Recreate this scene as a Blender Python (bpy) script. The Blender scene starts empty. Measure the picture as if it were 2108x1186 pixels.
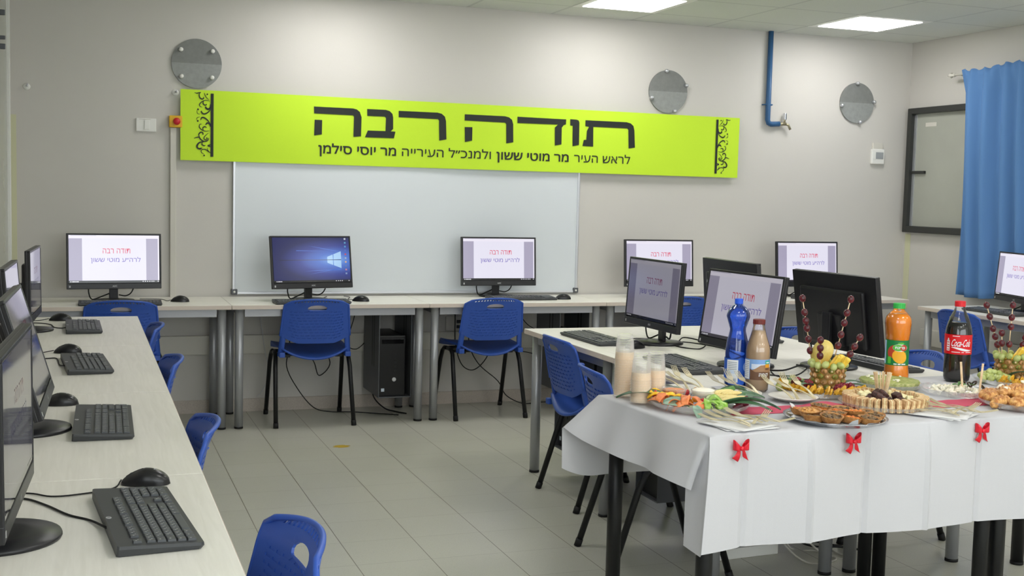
import bpy, bmesh, math, random
from mathutils import Vector, Matrix

SC = bpy.context.scene
COL = SC.collection
PI = math.pi
R = math.radians
rnd = random.Random(7)

# ------------------------------------------------------------------ camera, world, exposure
CAM_F, CAM_P = 2426.356, (0.1283, -7.5942, 1.4239)
YAW, PITCH, ROLL = 0.3503, 0.0788, 0.0248


def make_camera():
    cy, sy = math.cos(YAW), math.sin(YAW)
    f0, r0, u0 = Vector((sy, cy, 0)), Vector((cy, -sy, 0)), Vector((0, 0, 1))
    cp, sp = math.cos(PITCH), math.sin(PITCH)
    f = cp * f0 - sp * u0
    u = cp * u0 + sp * f0
    cr, sr = math.cos(ROLL), math.sin(ROLL)
    r, u = cr * r0 + sr * u, cr * u - sr * r0
    cam = bpy.data.cameras.new('camera')
    cam.sensor_width = 36.0
    cam.lens = CAM_F * 36.0 / 2108.0
    cam.clip_start = 0.05
    o = bpy.data.objects.new('camera', cam)
    COL.objects.link(o)
    m = Matrix((r, u, -f)).transposed().to_4x4()
    m.translation = Vector(CAM_P)
    o.matrix_world = m
    SC.camera = o


make_camera()
W = bpy.data.worlds.new('world')
SC.world = W
W.use_nodes = True
W.node_tree.nodes['Background'].inputs[0].default_value = (0.80, 0.88, 1.0, 1)
W.node_tree.nodes['Background'].inputs[1].default_value = 0.6
SC.view_settings.view_transform = 'Standard'
SC.view_settings.look = 'None'
SC.view_settings.gamma = 1.0
SC.view_settings.use_curve_mapping = False
SC.view_settings.exposure = 0.85
SC.cycles.use_denoising = True
SC.cycles.max_bounces = 16
SC.cycles.diffuse_bounces = 8
SC.cycles.transparent_max_bounces = 96
FILL_POWER = 2.2            # radiance of the unseen windows added as fill light
PANEL_POWER = 8.6          # radiance of every ceiling light


# ------------------------------------------------------------------ materials
def lin(h):
    h = h.lstrip('#')
    v = [int(h[i:i + 2], 16) / 255 for i in (0, 2, 4)]
    return tuple(x / 12.92 if x <= 0.04045 else ((x + 0.055) / 1.055) ** 2.4 for x in v) + (1.0,)


class NT:
    def __init__(s, name):
        s.m = bpy.data.materials.new(name)
        s.m.use_nodes = True
        s.t = s.m.node_tree
        s.b = s.t.nodes['Principled BSDF']
        s.out = s.t.nodes['Material Output']

    def n(s, typ, **kw):
        nd = s.t.nodes.new(typ)
        for k, v in kw.items():
            if k[0] == '_':
                setattr(nd, k[1:], v)
            else:
                s.set(nd, int(k[1:]) if k[0] == 'i' and k[1:].isdigit() else k.replace('__', ' '), v)
        return nd

    def set(s, nd, key, v):
        inp = nd.inputs[key]
        if isinstance(v, bpy.types.NodeSocket):
            s.t.links.new(v, inp)
        elif isinstance(v, bpy.types.Node):
            s.t.links.new(v.outputs[0], inp)
        else:
            inp.default_value = v

    def math(s, op, a, b=0.0, c=None):
        nd = s.n('ShaderNodeMath', _operation=op, i0=a, i1=b)
        if c is not None:
            s.set(nd, 2, c)
        return nd.outputs[0]

    def mix(s, f, a, b):
        nd = s.n('ShaderNodeMix', _data_type='RGBA')
        s.set(nd, 0, f)
        s.set(nd, 6, a)
        s.set(nd, 7, b)
        return nd.outputs[2]

    def coord(s, which='Object'):
        return s.n('ShaderNodeTexCoord').outputs[which]

    def ramp(s, fac, stops):
        nd = s.n('ShaderNodeValToRGB')
        e = nd.color_ramp.elements
        while len(e) < len(stops):
            e.new(0.5)
        for i, (p, c) in enumerate(stops):
            e[i].position = p
            e[i].color = c
        s.set(nd, 0, fac)
        return nd.outputs[0]

    def bump(s, h, strength=0.2, dist=0.01):
        nd = s.n('ShaderNodeBump', Strength=strength, Distance=dist, Height=h)
        s.set(s.b, 'Normal', nd.outputs[0])


def plain(name, hexc, rough=0.5, metal=0.0, spec=0.5, bump=0, bscale=200.0, var=0.0, vscale=30.0, sss=0.0, coat=0.0, trans=0.0, ior=1.45):
    k = NT(name)
    c = lin(hexc)
    k.b.inputs['Base Color'].default_value = c
    k.b.inputs['Roughness'].default_value = rough
    k.b.inputs['Metallic'].default_value = metal
    k.b.inputs['Specular IOR Level'].default_value = spec
    k.b.inputs['IOR'].default_value = ior
    if coat:
        k.b.inputs['Coat Weight'].default_value = coat
        k.b.inputs['Coat Roughness'].default_value = 0.08
    if sss:
        k.b.inputs['Subsurface Weight'].default_value = sss
        k.b.inputs['Subsurface Radius'].default_value = (0.01, 0.006, 0.003)
    if trans:
        k.b.inputs['Transmission Weight'].default_value = trans
    if var or bump:
        co = k.coord()
    if var:
        nz = k.n('ShaderNodeTexNoise', Vector=co, Scale=vscale, Detail=4.0)
        f = k.ramp(nz.outputs[0], [(0.3, (0, 0, 0, 1)), (0.7, (1, 1, 1, 1))])
        d = tuple(min(1, x * (1 - var)) for x in c[:3]) + (1,)
        l = tuple(min(1, x * (1 + var)) for x in c[:3]) + (1,)
        k.set(k.b, 'Base Color', k.mix(f, d, l))
    if bump:
        nz = k.n('ShaderNodeTexNoise', Vector=co, Scale=bscale, Detail=3.0)
        k.bump(nz.outputs[0], bump, 0.002)
    return k.m


def emit(name, hexc, strength, rough=0.12):
    k = NT(name)
    k.b.inputs['Base Color'].default_value = (0.01, 0.01, 0.012, 1)
    k.b.inputs['Roughness'].default_value = rough
    k.b.inputs['Emission Color'].default_value = lin(hexc)
    k.b.inputs['Emission Strength'].default_value = strength
    return k.m


def thin_clear(name, hexc='#ffffff', body=0.06, gloss=1.0, tint='#ffffff', edge=.35):
    """thin clear plastic: mostly see-through, brighter and shinier at glancing angles"""
    k = NT(name)
    tr = k.n('ShaderNodeBsdfTransparent', Color=lin(tint))
    d0 = k.n('ShaderNodeBsdfDiffuse', Color=lin(hexc))
    t0 = k.n('ShaderNodeBsdfTranslucent', Color=lin(hexc))
    df = k.n('ShaderNodeMixShader', i0=0.5)
    k.t.links.new(d0.outputs[0], df.inputs[1])
    k.t.links.new(t0.outputs[0], df.inputs[2])
    gl = k.n('ShaderNodeBsdfGlossy', Color=(1, 1, 1, 1), Roughness=0.08)
    lw = k.n('ShaderNodeLayerWeight', Blend=0.35)
    a = k.math('MULTIPLY', lw.outputs[1], edge)
    a = k.math('ADD', a, body)
    m1 = k.n('ShaderNodeMixShader', i0=a)
    k.t.links.new(tr.outputs[0], m1.inputs[1])
    k.t.links.new(df.outputs[0], m1.inputs[2])
    fr = k.n('ShaderNodeFresnel', IOR=1.45)
    m2 = k.n('ShaderNodeMixShader', i0=k.math('MULTIPLY', fr.outputs[0], gloss))
    k.t.links.new(m1.outputs[0], m2.inputs[1])
    k.t.links.new(gl.outputs[0], m2.inputs[2])
    k.t.links.new(m2.outputs[0], k.out.inputs[0])
    return k.m


def m_wall():
    k = NT('painted_wall')
    co = k.coord()
    nz = k.n('ShaderNodeTexNoise', Vector=co, Scale=1.2, Detail=3.0)
    c = k.mix(nz.outputs[0], lin('#c8c5bf'), lin('#d0cdc8'))
    k.set(k.b, 'Base Color', c)
    k.b.inputs['Roughness'].default_value = 0.55
    k.b.inputs['Specular IOR Level'].default_value = 0.3
    n2 = k.n('ShaderNodeTexNoise', Vector=co, Scale=90.0, Detail=4.0)
    k.bump(n2.outputs[0], 0.08, 0.003)
    return k.m


def m_floor():
    k = NT('terrazzo_tiles')
    co = k.coord()
    sp = k.n('ShaderNodeSeparateXYZ', i0=co)
    T = 0.2976

    def line(axis, off, w):
        a = k.math('FRACT', k.math('DIVIDE', k.math('SUBTRACT', sp.outputs[axis], off - 40 * T), T))
        d = k.math('MINIMUM', a, k.math('SUBTRACT', 1.0, a))
        return k.math('LESS_THAN', d, w / T)

    lx, ly = line(0, 0.5105, 0.0017), line(1, -2.075, 0.0011)
    cell = k.n('ShaderNodeVectorMath', _operation='FLOOR', i0=k.n('ShaderNodeVectorMath', _operation='DIVIDE',
               i0=k.n('ShaderNodeVectorMath', _operation='SUBTRACT', i0=co, i1=(0.5105 - 40 * T, -2.075 - 40 * T, 0)).outputs[0], i1=(T, T, 1)).outputs[0])
    wn = k.n('ShaderNodeTexWhiteNoise', Vector=cell.outputs[0])
    sk = k.n('ShaderNodeTexNoise', Vector=co, Scale=260.0, Detail=3.0, Roughness=0.7)
    ch = k.n('ShaderNodeTexVoronoi', Vector=co, Scale=190.0)
    dirt = k.n('ShaderNodeTexNoise', Vector=co, Scale=3.0, Detail=5.0)
    base = k.mix(sk.outputs[0], lin('#a7a699'), lin('#cecdc1'))
    base = k.mix(k.math('MULTIPLY', k.math('LESS_THAN', ch.outputs[0], 0.22), 0.35), base, lin('#8d8c80'))
    base = k.mix(k.math('MULTIPLY', wn.outputs[0], 0.10), base, lin('#d9d8cc'))
    base = k.mix(k.math('MULTIPLY', dirt.outputs[0], 0.16), base, lin('#7d7a6c'))
    base = k.mix(k.math('MULTIPLY', ly, 0.55), base, lin('#6d6455'))
    base = k.mix(k.math('MULTIPLY', lx, 0.9), base, lin('#5e5444'))
    k.set(k.b, 'Base Color', base)
    k.b.inputs['Roughness'].default_value = 0.3
    k.b.inputs['Specular IOR Level'].default_value = 0.45
    return k.m


def m_ceiling():
    k = NT('ceiling_tiles')
    co = k.coord()
    sp = k.n('ShaderNodeSeparateXYZ', i0=co)

    def line(axis, off):
        a = k.math('FRACT', k.math('DIVIDE', k.math('SUBTRACT', sp.outputs[axis], off - 24), 0.6))
        d = k.math('MINIMUM', a, k.math('SUBTRACT', 1.0, a))
        return k.math('LESS_THAN', d, 0.011 / 0.6)

    g = k.math('MAXIMUM', line(0, 3.138), line(1, -0.366))
    nz = k.n('ShaderNodeTexNoise', Vector=co, Scale=140.0, Detail=4.0)
    c = k.mix(nz.outputs[0], lin('#ced1cb'), lin('#dcdfd9'))
    k.set(k.b, 'Base Color', k.mix(k.math('MULTIPLY', g, 0.4), c, lin('#a9abaa')))
    k.b.inputs['Roughness'].default_value = 0.85
    k.bump(nz.outputs[0], 0.25, 0.003)
    return k.m


def m_wood(name, ca, cb, axis):
    """pale laminate with a fine grain along AXIS"""
    k = NT(name)
    co = k.coord()
    mp = k.n('ShaderNodeMapping', Vector=co)
    s = [60.0, 60.0, 60.0]
    s[axis] = 4.0
    mp.inputs['Scale'].default_value = s
    nz = k.n('ShaderNodeTexNoise', Vector=mp.outputs[0], Scale=1.0, Detail=5.0, Distortion=0.8)
    k.set(k.b, 'Base Color', k.mix(k.ramp(nz.outputs[0], [(0.35, (0, 0, 0, 1)), (0.7, (1, 1, 1, 1))]), lin(ca), lin(cb)))
    k.b.inputs['Roughness'].default_value = 0.38
    k.b.inputs['Specular IOR Level'].default_value = 0.4
    return k.m


def m_cloth(name, hexc, scale=900.0, strength=0.25, rough=0.85):
    k = NT(name)
    co = k.coord()
    nz = k.n('ShaderNodeTexNoise', Vector=co, Scale=scale, Detail=2.0)
    k.set(k.b, 'Base Color', k.mix(nz.outputs[0], tuple(x * 0.94 for x in lin(hexc)[:3]) + (1,), lin(hexc)))
    k.b.inputs['Roughness'].default_value = rough
    k.b.inputs['Specular IOR Level'].default_value = 0.2
    k.bump(nz.outputs[0], strength, 0.001)
    return k.m


def m_speckle(name, ca, cb, scale=120.0, rough=0.6, lo=0.4, hi=0.6, bump=0.3, sss=0.0):
    k = NT(name)
    co = k.coord()
    nz = k.n('ShaderNodeTexNoise', Vector=co, Scale=scale, Detail=4.0, Roughness=0.65)
    k.set(k.b, 'Base Color', k.mix(k.ramp(nz.outputs[0], [(lo, (0, 0, 0, 1)), (hi, (1, 1, 1, 1))]), lin(ca), lin(cb)))
    k.b.inputs['Roughness'].default_value = rough
    if sss:
        k.b.inputs['Subsurface Weight'].default_value = sss
        k.b.inputs['Subsurface Radius'].default_value = (0.006, 0.004, 0.002)
    if bump:
        k.bump(nz.outputs[0], bump, 0.002)
    return k.m


M = {}
M['wall'] = m_wall()
M['floor'] = m_floor()
M['ceiling'] = m_ceiling()
M['desk'] = m_wood('pale_laminate', '#e2dfd6', '#ebe8e0', 0)
M['desk_y'] = m_wood('pale_laminate_lengthwise', '#d8d2ca', '#e3deD7', 1)
M['edge'] = plain('laminate_edge', '#d5c8bd', 0.5)
M['steel'] = plain('brushed_steel', '#a6a8ac', 0.36, 0.5)
M['rail'] = plain('grey_rail', '#a7a8ad', 0.45, 0.5)
M['darksteel'] = plain('dark_grey_sheet', '#5c5e62', 0.45, 0.4)
M['blackmetal'] = plain('black_metal', '#101113', 0.42, 0.1)
M['rubber'] = plain('black_rubber', '#0b0b0c', 0.6)
M['blue'] = plain('blue_plastic', '#2f54ac', 0.4, spec=0.5)
M['bezel'] = plain('black_plastic', '#1d1d20', 0.35, bump=0.05, bscale=900)
M['gloss'] = plain('glossy_black', '#08080a', 0.1)
M['towerb'] = plain('black_case', '#101012', 0.4)
M['shell'] = plain('satin_black', '#19191b', 0.28)
M['keyb'] = plain('charcoal_plastic', '#3d3f41', 0.45)
M['key'] = plain('dark_key_plastic', '#4c4f52', 0.45)
M['legend'] = plain('pale_print', '#b9babb', 0.5)
M['white'] = plain('white_plastic', '#e6e6e2', 0.4)
M['cream'] = plain('cream_plastic', '#cfccc3', 0.5)
M['board'] = plain('whiteboard_enamel', '#d5dbe0', 0.22, spec=0.4)
M['alu'] = plain('aluminium', '#c9cbd0', 0.35, 0.7)
M['skirt'] = m_speckle('terrazzo_skirting', '#b9afa6', '#cbc2b8', 260, 0.45, bump=0)
M['yellowtrim'] = plain('faded_yellow_paint', '#cfcfae', 0.6)
M['neon'] = m_cloth('neon_yellow_paper', '#c9ee3a', 300, 0.05, 0.6)
M['ink'] = plain('black_ink', '#1e2420', 0.6)
M['pipe'] = plain('blue_paint', '#2f5a86', 0.45)
M['brass'] = plain('dull_brass', '#a29b82', 0.35, 0.7)
M['discd'] = plain('disc_darker_grey', '#7b7d7b', 0.5, var=0.06, vscale=40)
M['discl'] = plain('disc_paler_grey', '#8f9290', 0.5, var=0.08, vscale=40)
M['chrome'] = plain('chrome', '#d6d8dc', 0.15, 1.0)
M['winframe'] = plain('dark_window_frame', '#3b3c3a', 0.45, 0.3)
M['pane'] = plain('shuttered_pane', '#a7a99f', 0.18, spec=0.35, var=0.05, vscale=3)
M['curtain'] = m_cloth('blue_curtain', '#5f88bd', 500, 0.2)
M['cloth'] = m_cloth('white_nonwoven', '#c6c6ca', 700, 0.35)
M['napkin'] = m_cloth('white_paper', '#dedede', 500, 0.15)
M['runner'] = m_cloth('red_mesh_ribbon', '#c9566d', 600, 0.6)
M['satin'] = plain('red_satin', '#d3132a', 0.3, spec=0.6)
M['redknob'] = plain('red_knob', '#c8232b', 0.4)
M['yellowbox'] = plain('yellow_box', '#e0b11c', 0.45)
M['stain'] = plain('yellow_stain', '#b79a2e', 0.5)
M['fork'] = plain('champagne_plastic', '#c2b795', 0.38, 0.25)
M['foil'] = plain('aluminium_foil', '#c6c8cc', 0.25, 0.9, bump=0.3, bscale=120)
M['clear'] = thin_clear('clear_plastic', '#eef0f2', 0.05, .5, edge=.3)
M['clear2'] = thin_clear('clear_bottle', '#e8ecee', 0.015, 1.0, edge=.06)
M['cup'] = thin_clear('clear_cup', '#f7f5f2', 0.05, .16, edge=.22)
M['cupband'] = None
M['plate'] = plain('white_plate', '#dedcd6', 0.4)
M['panel'] = None


def m_cupband():
    k = NT('frosted_beige')
    co = k.coord()
    nz = k.n('ShaderNodeTexVoronoi', Vector=co, Scale=260.0)
    tr = k.n('ShaderNodeBsdfTransparent')
    cc = k.mix(nz.outputs[0], lin('#fff1dd'), lin('#fce4c0'))
    d0 = k.n('ShaderNodeBsdfDiffuse', Color=cc)
    t0 = k.n('ShaderNodeBsdfTranslucent', Color=cc)
    df = k.n('ShaderNodeMixShader', i0=0.15)
    k.t.links.new(d0.outputs[0], df.inputs[1])
    k.t.links.new(t0.outputs[0], df.inputs[2])
    mx = k.n('ShaderNodeMixShader', i0=0.7)
    k.t.links.new(tr.outputs[0], mx.inputs[1])
    k.t.links.new(df.outputs[0], mx.inputs[2])
    k.t.links.new(mx.outputs[0], k.out.inputs[0])
    return k.m


M['cupband'] = m_cupband()


def m_panel():
    k = NT('light_diffuser')
    k.b.inputs['Base Color'].default_value = (0.9, 0.9, 0.9, 1)
    k.b.inputs['Emission Color'].default_value = (1.0, .985, .965, 1)
    k.b.inputs['Emission Strength'].default_value = PANEL_POWER
    return k.m


M['panel'] = m_panel()


# ------------------------------------------------------------------ mesh builder
class MB:
    """collects shapes and links them as one mesh object"""

    def __init__(s):
        s.v, s.f, s.mi, s.sm = [], [], [], []
        s.mats = []
        s.x = Matrix()

    def mat(s, m):
        if m not in s.mats:
            s.mats.append(m)
        return s.mats.index(m)

    def add(s, verts, faces, m, smooth=False):
        b = len(s.v)
        i = s.mat(m)
        s.v += [tuple(s.x @ Vector(p)) for p in verts]
        for f in faces:
            s.f.append([b + j for j in f])
            s.mi.append(i)
            s.sm.append(smooth)
        return s

    def box(s, c, d, m, bev=0.0, rz=0.0, top=1.0):
        """centre C, size D; BEV chamfers the edges, TOP scales the upper face"""
        hx, hy, hz = d[0] / 2, d[1] / 2, d[2] / 2
        bm = bmesh.new()
        vs = [bm.verts.new((sx * hx * (top if sz > 0 else 1), sy * hy * (top if sz > 0 else 1), sz * hz)) for sx in (-1, 1) for sy in (-1, 1) for sz in (-1, 1)]
        for q in ((0, 1, 3, 2), (4, 6, 7, 5), (0, 4, 5, 1), (2, 3, 7, 6), (0, 2, 6, 4), (1, 5, 7, 3)):
            bm.faces.new([vs[i] for i in q])
        if bev:
            bmesh.ops.bevel(bm, geom=bm.edges[:], offset=min(bev, hx * .9, hy * .9, hz * .9), segments=2, profile=0.6, affect='EDGES')
        bm.verts.index_update()
        mt = Matrix.Translation(c) @ Matrix.Rotation(rz, 4, 'Z')
        s.add([mt @ v.co for v in bm.verts], [[v.index for v in f.verts] for f in bm.faces], m, False)
        bm.free()
        return s

    def lathe(s, prof, m, n=24, c=(0, 0, 0), sx=1.0, sy=1.0, smooth=True, caps=True):
        vs, fs = [], []
        for r, z in prof:
            for i in range(n):
                a = 2 * PI * i / n
                vs.append((c[0] + r * sx * math.cos(a), c[1] + r * sy * math.sin(a), c[2] + z))
        for j in range(len(prof) - 1):
            for i in range(n):
                k = (i + 1) % n
                fs.append((j * n + i, j * n + k, (j + 1) * n + k, (j + 1) * n + i))
        if caps:
            fs.append(tuple(range(n - 1, -1, -1)))
            fs.append(tuple((len(prof) - 1) * n + i for i in range(n)))
        return s.add(vs, fs, m, smooth)

    def cyl(s, a, b, r, m, n=14, r2=None, smooth=True):
        return s.tube([a, b], r, m, n, r2=r2, smooth=smooth)

    def tube(s, pts, r, m, n=8, r2=None, smooth=True, rs=None):
        pts = [Vector(p) for p in pts]
        L = len(pts)
        vs, fs = [], []
        t0 = (pts[1] - pts[0]).normalized()
        up = Vector((0, 0, 1)) if abs(t0.z) < 0.9 else Vector((1, 0, 0))
        nx = t0.cross(up).normalized()
        for j, p in enumerate(pts):
            t = (pts[min(j + 1, L - 1)] - pts[max(j - 1, 0)])
            t = t.normalized() if t.length > 1e-9 else t0
            nx = (nx - t * nx.dot(t))
            nx = nx.normalized() if nx.length > 1e-6 else t.orthogonal().normalized()
            ny = t.cross(nx)
            rr = rs[j] if rs else (r if r2 is None else r + (r2 - r) * j / (L - 1))
            for i in range(n):
                a = 2 * PI * i / n
                vs.append(p + nx * math.cos(a) * rr + ny * math.sin(a) * rr)
        for j in range(L - 1):
            for i in range(n):
                k = (i + 1) % n
                fs.append((j * n + i, j * n + k, (j + 1) * n + k, (j + 1) * n + i))
        fs.append(tuple(range(n - 1, -1, -1)))
        fs.append(tuple((L - 1) * n + i for i in range(n)))
        return s.add(vs, fs, m, smooth)

    def ball(s, c, r, m, n=14, k=9, q=None):
        """ellipsoid of radii R (number or triple), turned by quaternion/matrix Q"""
        r = (r, r, r) if not isinstance(r, (tuple, list)) else r
        vs = [Vector((0, 0, -r[2]))]
        for j in range(1, k):
            b = -PI / 2 + PI * j / k
            for i in range(n):
                a = 2 * PI * i / n
                vs.append(Vector((r[0] * math.cos(b) * math.cos(a), r[1] * math.cos(b) * math.sin(a), r[2] * math.sin(b))))
        vs.append(Vector((0, 0, r[2])))
        fs = [(0, 1 + (i + 1) % n, 1 + i) for i in range(n)]
        for j in range(k - 2):
            for i in range(n):
                o = 1 + j * n
                fs.append((o + i, o + (i + 1) % n, o + n + (i + 1) % n, o + n + i))
        e = len(vs) - 1
        fs += [(e, e - n + i, e - n + (i + 1) % n) for i in range(n)]
        if q is not None:
            vs = [q @ v for v in vs]
        return s.add([v + Vector(c) for v in vs], fs, m, True)

    def grid(s, fn, nu, nv, m, smooth=True, skip=None, thick=0.0):
        """surface fn(u, v), u, v in 0..1; THICK makes it a solid sheet"""
        bm = bmesh.new()
        vs = [[bm.verts.new(fn(i / nu, j / nv)) for i in range(nu + 1)] for j in range(nv + 1)]
        for j in range(nv):
            for i in range(nu):
                if skip and skip(i, j):
                    continue
                bm.faces.new((vs[j][i], vs[j][i + 1], vs[j + 1][i + 1], vs[j + 1][i]))
        lone = [v for v in bm.verts if not v.link_faces]
        if lone:
            bmesh.ops.delete(bm, geom=lone, context='VERTS')
        bm.normal_update()
        if thick:
            bmesh.ops.solidify(bm, geom=bm.faces[:], thickness=thick)
        bm.verts.index_update()
        s.add([v.co.copy() for v in bm.verts], [[v.index for v in f.verts] for f in bm.faces], m, smooth)
        bm.free()
        return s

    def prism(s, poly, h, m, fn=None, smooth=False):
        """POLY [(x, y)] extruded 0..H; FN maps (x, y, z) to a point"""
        fn = fn or (lambda x, y, z: (x, y, z))
        n = len(poly)
        vs = [fn(x, y, 0.0) for x, y in poly] + [fn(x, y, h) for x, y in poly]
        fs = [tuple(range(n - 1, -1, -1)), tuple(range(n, 2 * n))]
        fs += [(i, (i + 1) % n, n + (i + 1) % n, n + i) for i in range(n)]
        return s.add(vs, fs, m, smooth)

    def mesh(s, name):
        me = bpy.data.meshes.new(name)
        me.from_pydata(s.v, [], s.f)
        for m in s.mats:
            me.materials.append(m)
        me.polygons.foreach_set('material_index', s.mi)
        me.polygons.foreach_set('use_smooth', s.sm)
        me.update()
        return me

    def obj(s, name, parent=None, loc=(0, 0, 0), rot=(0, 0, 0)):
        return put(s.mesh(name), name, parent, loc, rot)


def put(me, name, parent=None, loc=(0, 0, 0), rot=(0, 0, 0)):
    o = bpy.data.objects.new(name, me)
    COL.objects.link(o)
    o.location, o.rotation_euler = loc, rot
    if parent is not None:
        o.parent = parent
    return o


def tag(o, label, cat, group=None, kind=None):
    o['label'], o['category'] = label, cat
    if group:
        o['group'] = group
    if kind:
        o['kind'] = kind
    return o


def thing(name, label, cat, loc=(0, 0, 0), rz=0.0, group=None):
    o = bpy.data.objects.new(name, None)
    COL.objects.link(o)
    o.empty_display_size = 0.1
    o.location, o.rotation_euler = loc, (0, 0, rz)
    return tag(o, label, cat, group)


def struct(o):
    o['kind'] = 'structure'
    return o


KIDS = {}


def children(o):
    return [c for c in bpy.data.objects if c.parent == o]


def dup(root, loc, rz, label=None, group=None):
    """a copy of a thing with copies of its parts and sub-parts (mesh data shared)"""
    if root.name not in KIDS:
        KIDS[root.name] = [(c, children(c)) for c in children(root)]
    r = root.copy()
    COL.objects.link(r)
    r.location, r.rotation_euler = loc, (0, 0, rz)
    if label:
        r['label'] = label
    if group:
        r['group'] = group
    for c, sub in KIDS[root.name]:
        d = c.copy()
        COL.objects.link(d)
        d.parent = r
        for g in sub:
            e = g.copy()
            COL.objects.link(e)
            e.parent = d
    return r


_T = {}


def text_geo(body, bold=0.0, res=3):
    """(verts, faces, (x0, x1, y0, y1)) of a line of lettering set flat"""
    bold = max(bold, .004)
    key = (body, bold)
    if key not in _T:
        cu = bpy.data.curves.new('lettering', 'FONT')
        cu.body = body
        cu.size = 1.0
        cu.offset = bold
        cu.resolution_u = res
        cu.fill_mode = 'FRONT'
        o = bpy.data.objects.new('lettering', cu)
        COL.objects.link(o)
        bpy.context.view_layer.update()
        dg = bpy.context.evaluated_depsgraph_get()
        me = bpy.data.meshes.new_from_object(o.evaluated_get(dg))
        vs = [tuple(v.co) for v in me.vertices]
        fs = [list(p.vertices) for p in me.polygons]
        bpy.data.objects.remove(o)
        bpy.data.curves.remove(cu)
        bpy.data.meshes.remove(me)
        # a letter drawn as one outline that crosses itself (stem over bar) comes out as two bars
        isl, lab = {}, list(range(len(vs)))
        def root(i):
            while lab[i] != i:
                i = lab[i]
            return i
        for f in fs:
            for i in f[1:]:
                lab[root(i)] = root(f[0])
        for i in range(len(vs)):
            isl.setdefault(root(i), []).append(i)
        for q in isl.values():
            if len(q) != 8:
                continue
            sx, bx, sy, by = [vs[i][0] for i in q[:4]], [vs[i][0] for i in q[4:]], [vs[i][1] for i in q[:4]], [vs[i][1] for i in q[4:]]
            if min(bx) < min(sx) and max(bx) > max(sx) and min(by) > min(sy) + .3:
                st = set(q)
                fs = [f for f in fs if f[0] not in st] + [q[:4], q[4:]]
        xs, ys = [v[0] for v in vs] or [0, 1], [v[1] for v in vs] or [0, 1]
        _T[key] = (vs, fs, (min(xs), max(xs), min(ys), max(ys)))
    return _T[key]


def text_on(mb, body, m, x0, x1, y0, y1, fn, bold=0.0, shear=0.0):
    """lettering stretched into the rectangle x0..x1, y0..y1, each point placed by fn(x, y)"""
    vs, fs, (a, b, c, d) = text_geo(body, bold)
    out = []
    for v in vs:
        ty = (v[1] - c) / (d - c)
        x = x0 + (v[0] - a) / (b - a) * (x1 - x0) + shear * (ty - 0.5) * (y1 - y0)
        out.append(fn(x, y0 + ty * (y1 - y0)))
    mb.add(out, fs, m)


def heb(s):
    return s[::-1]


def smooth_path(pts, k=6):
    """Catmull-Rom through the points"""
    P = [Vector(p) for p in pts]
    P = [P[0] * 2 - P[1]] + P + [P[-1] * 2 - P[-2]]
    out = []
    for i in range(1, len(P) - 2):
        for j in range(k):
            t = j / k
            a, b, c, d = P[i - 1], P[i], P[i + 1], P[i + 2]
            out.append(0.5 * (2 * b + (c - a) * t + (2 * a - 5 * b + 4 * c - d) * t * t + (3 * b - a - 3 * c + d) * t ** 3))
    out.append(P[-2])
    return out


# ------------------------------------------------------------------ the room
XL, XR, YB, YF, HC = -0.286, 6.136, 0.0, -9.2, 2.662
DZ = 0.74


def wallbox(name, lo, hi, m):
    b = MB()
    c = [(a + d) / 2 for a, d in zip(lo, hi)]
    b.box(c, [d - a for a, d in zip(lo, hi)], m)
    return struct(b.obj(name))


wallbox('floor', (XL - .15, YF - .15, -.1), (XR + .15, YB + .15, 0), M['floor'])
wallbox('ceiling', (XL - .15, YF - .15, HC), (XR + .15, YB + .15, HC + .1), M['ceiling'])
wallbox('wall_back', (XL - .15, YB, 0), (XR + .15, YB + .15, HC), M['wall'])
wallbox('wall_left', (XL - .15, YF, 0), (XL, YB, HC), M['wall'])
wallbox('wall_right', (XR, YF, 0), (XR + .15, YB, HC), M['wall'])
wallbox('wall_front', (XL - .15, YF - .15, 0), (XR + .15, YF, HC), M['wall'])
wallbox('baseboard_back', (XL, -.014, 0), (XR, 0, .082), M['skirt'])
wallbox('baseboard_right', (XR - .014, YF, 0), (XR, -.014, .082), M['skirt'])
wallbox('trim_1', (-.284, -.004, .9), (-.238, 0, 1.825), M['yellowtrim'])
wallbox('trim_2', (XR - .004, -.09, .62), (XR, -.03, 1.2), M['yellowtrim'])
b = MB()
b.box((2.9, -.017, .434), (6.2, .034, .12), M['cream'], .004)
struct(b.obj('trim_3'))
b = MB()
b.box((XR - .02, -4.4, .43), (.04, 8.2, .12), M['cream'], .004)
struct(b.obj('trim_4'))

# left wall window with its white frame and dark hinges, only its edge is in view
wf = MB()
for z in (.35, 2.6):
    wf.box((XL + .012, -.75, z), (.024, 1.3, .06), M['white'], .004)
for y in (-.13, -1.37):
    wf.box((XL + .012, y, 1.475), (.024, .06, 2.2), M['white'], .004)
win = struct(wf.obj('window_2'))
MB().box((XL + .004, -.75, 1.475), (.006, 1.2, 2.2), M['pane']).obj('pane', win)
for z in (2.292, 2.165, 2.12):
    MB().box((XL + .03, -.93, z), (.03, .02, .028 if z != 2.165 else .02), M['darksteel'], .004).obj('hinge', win)

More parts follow.
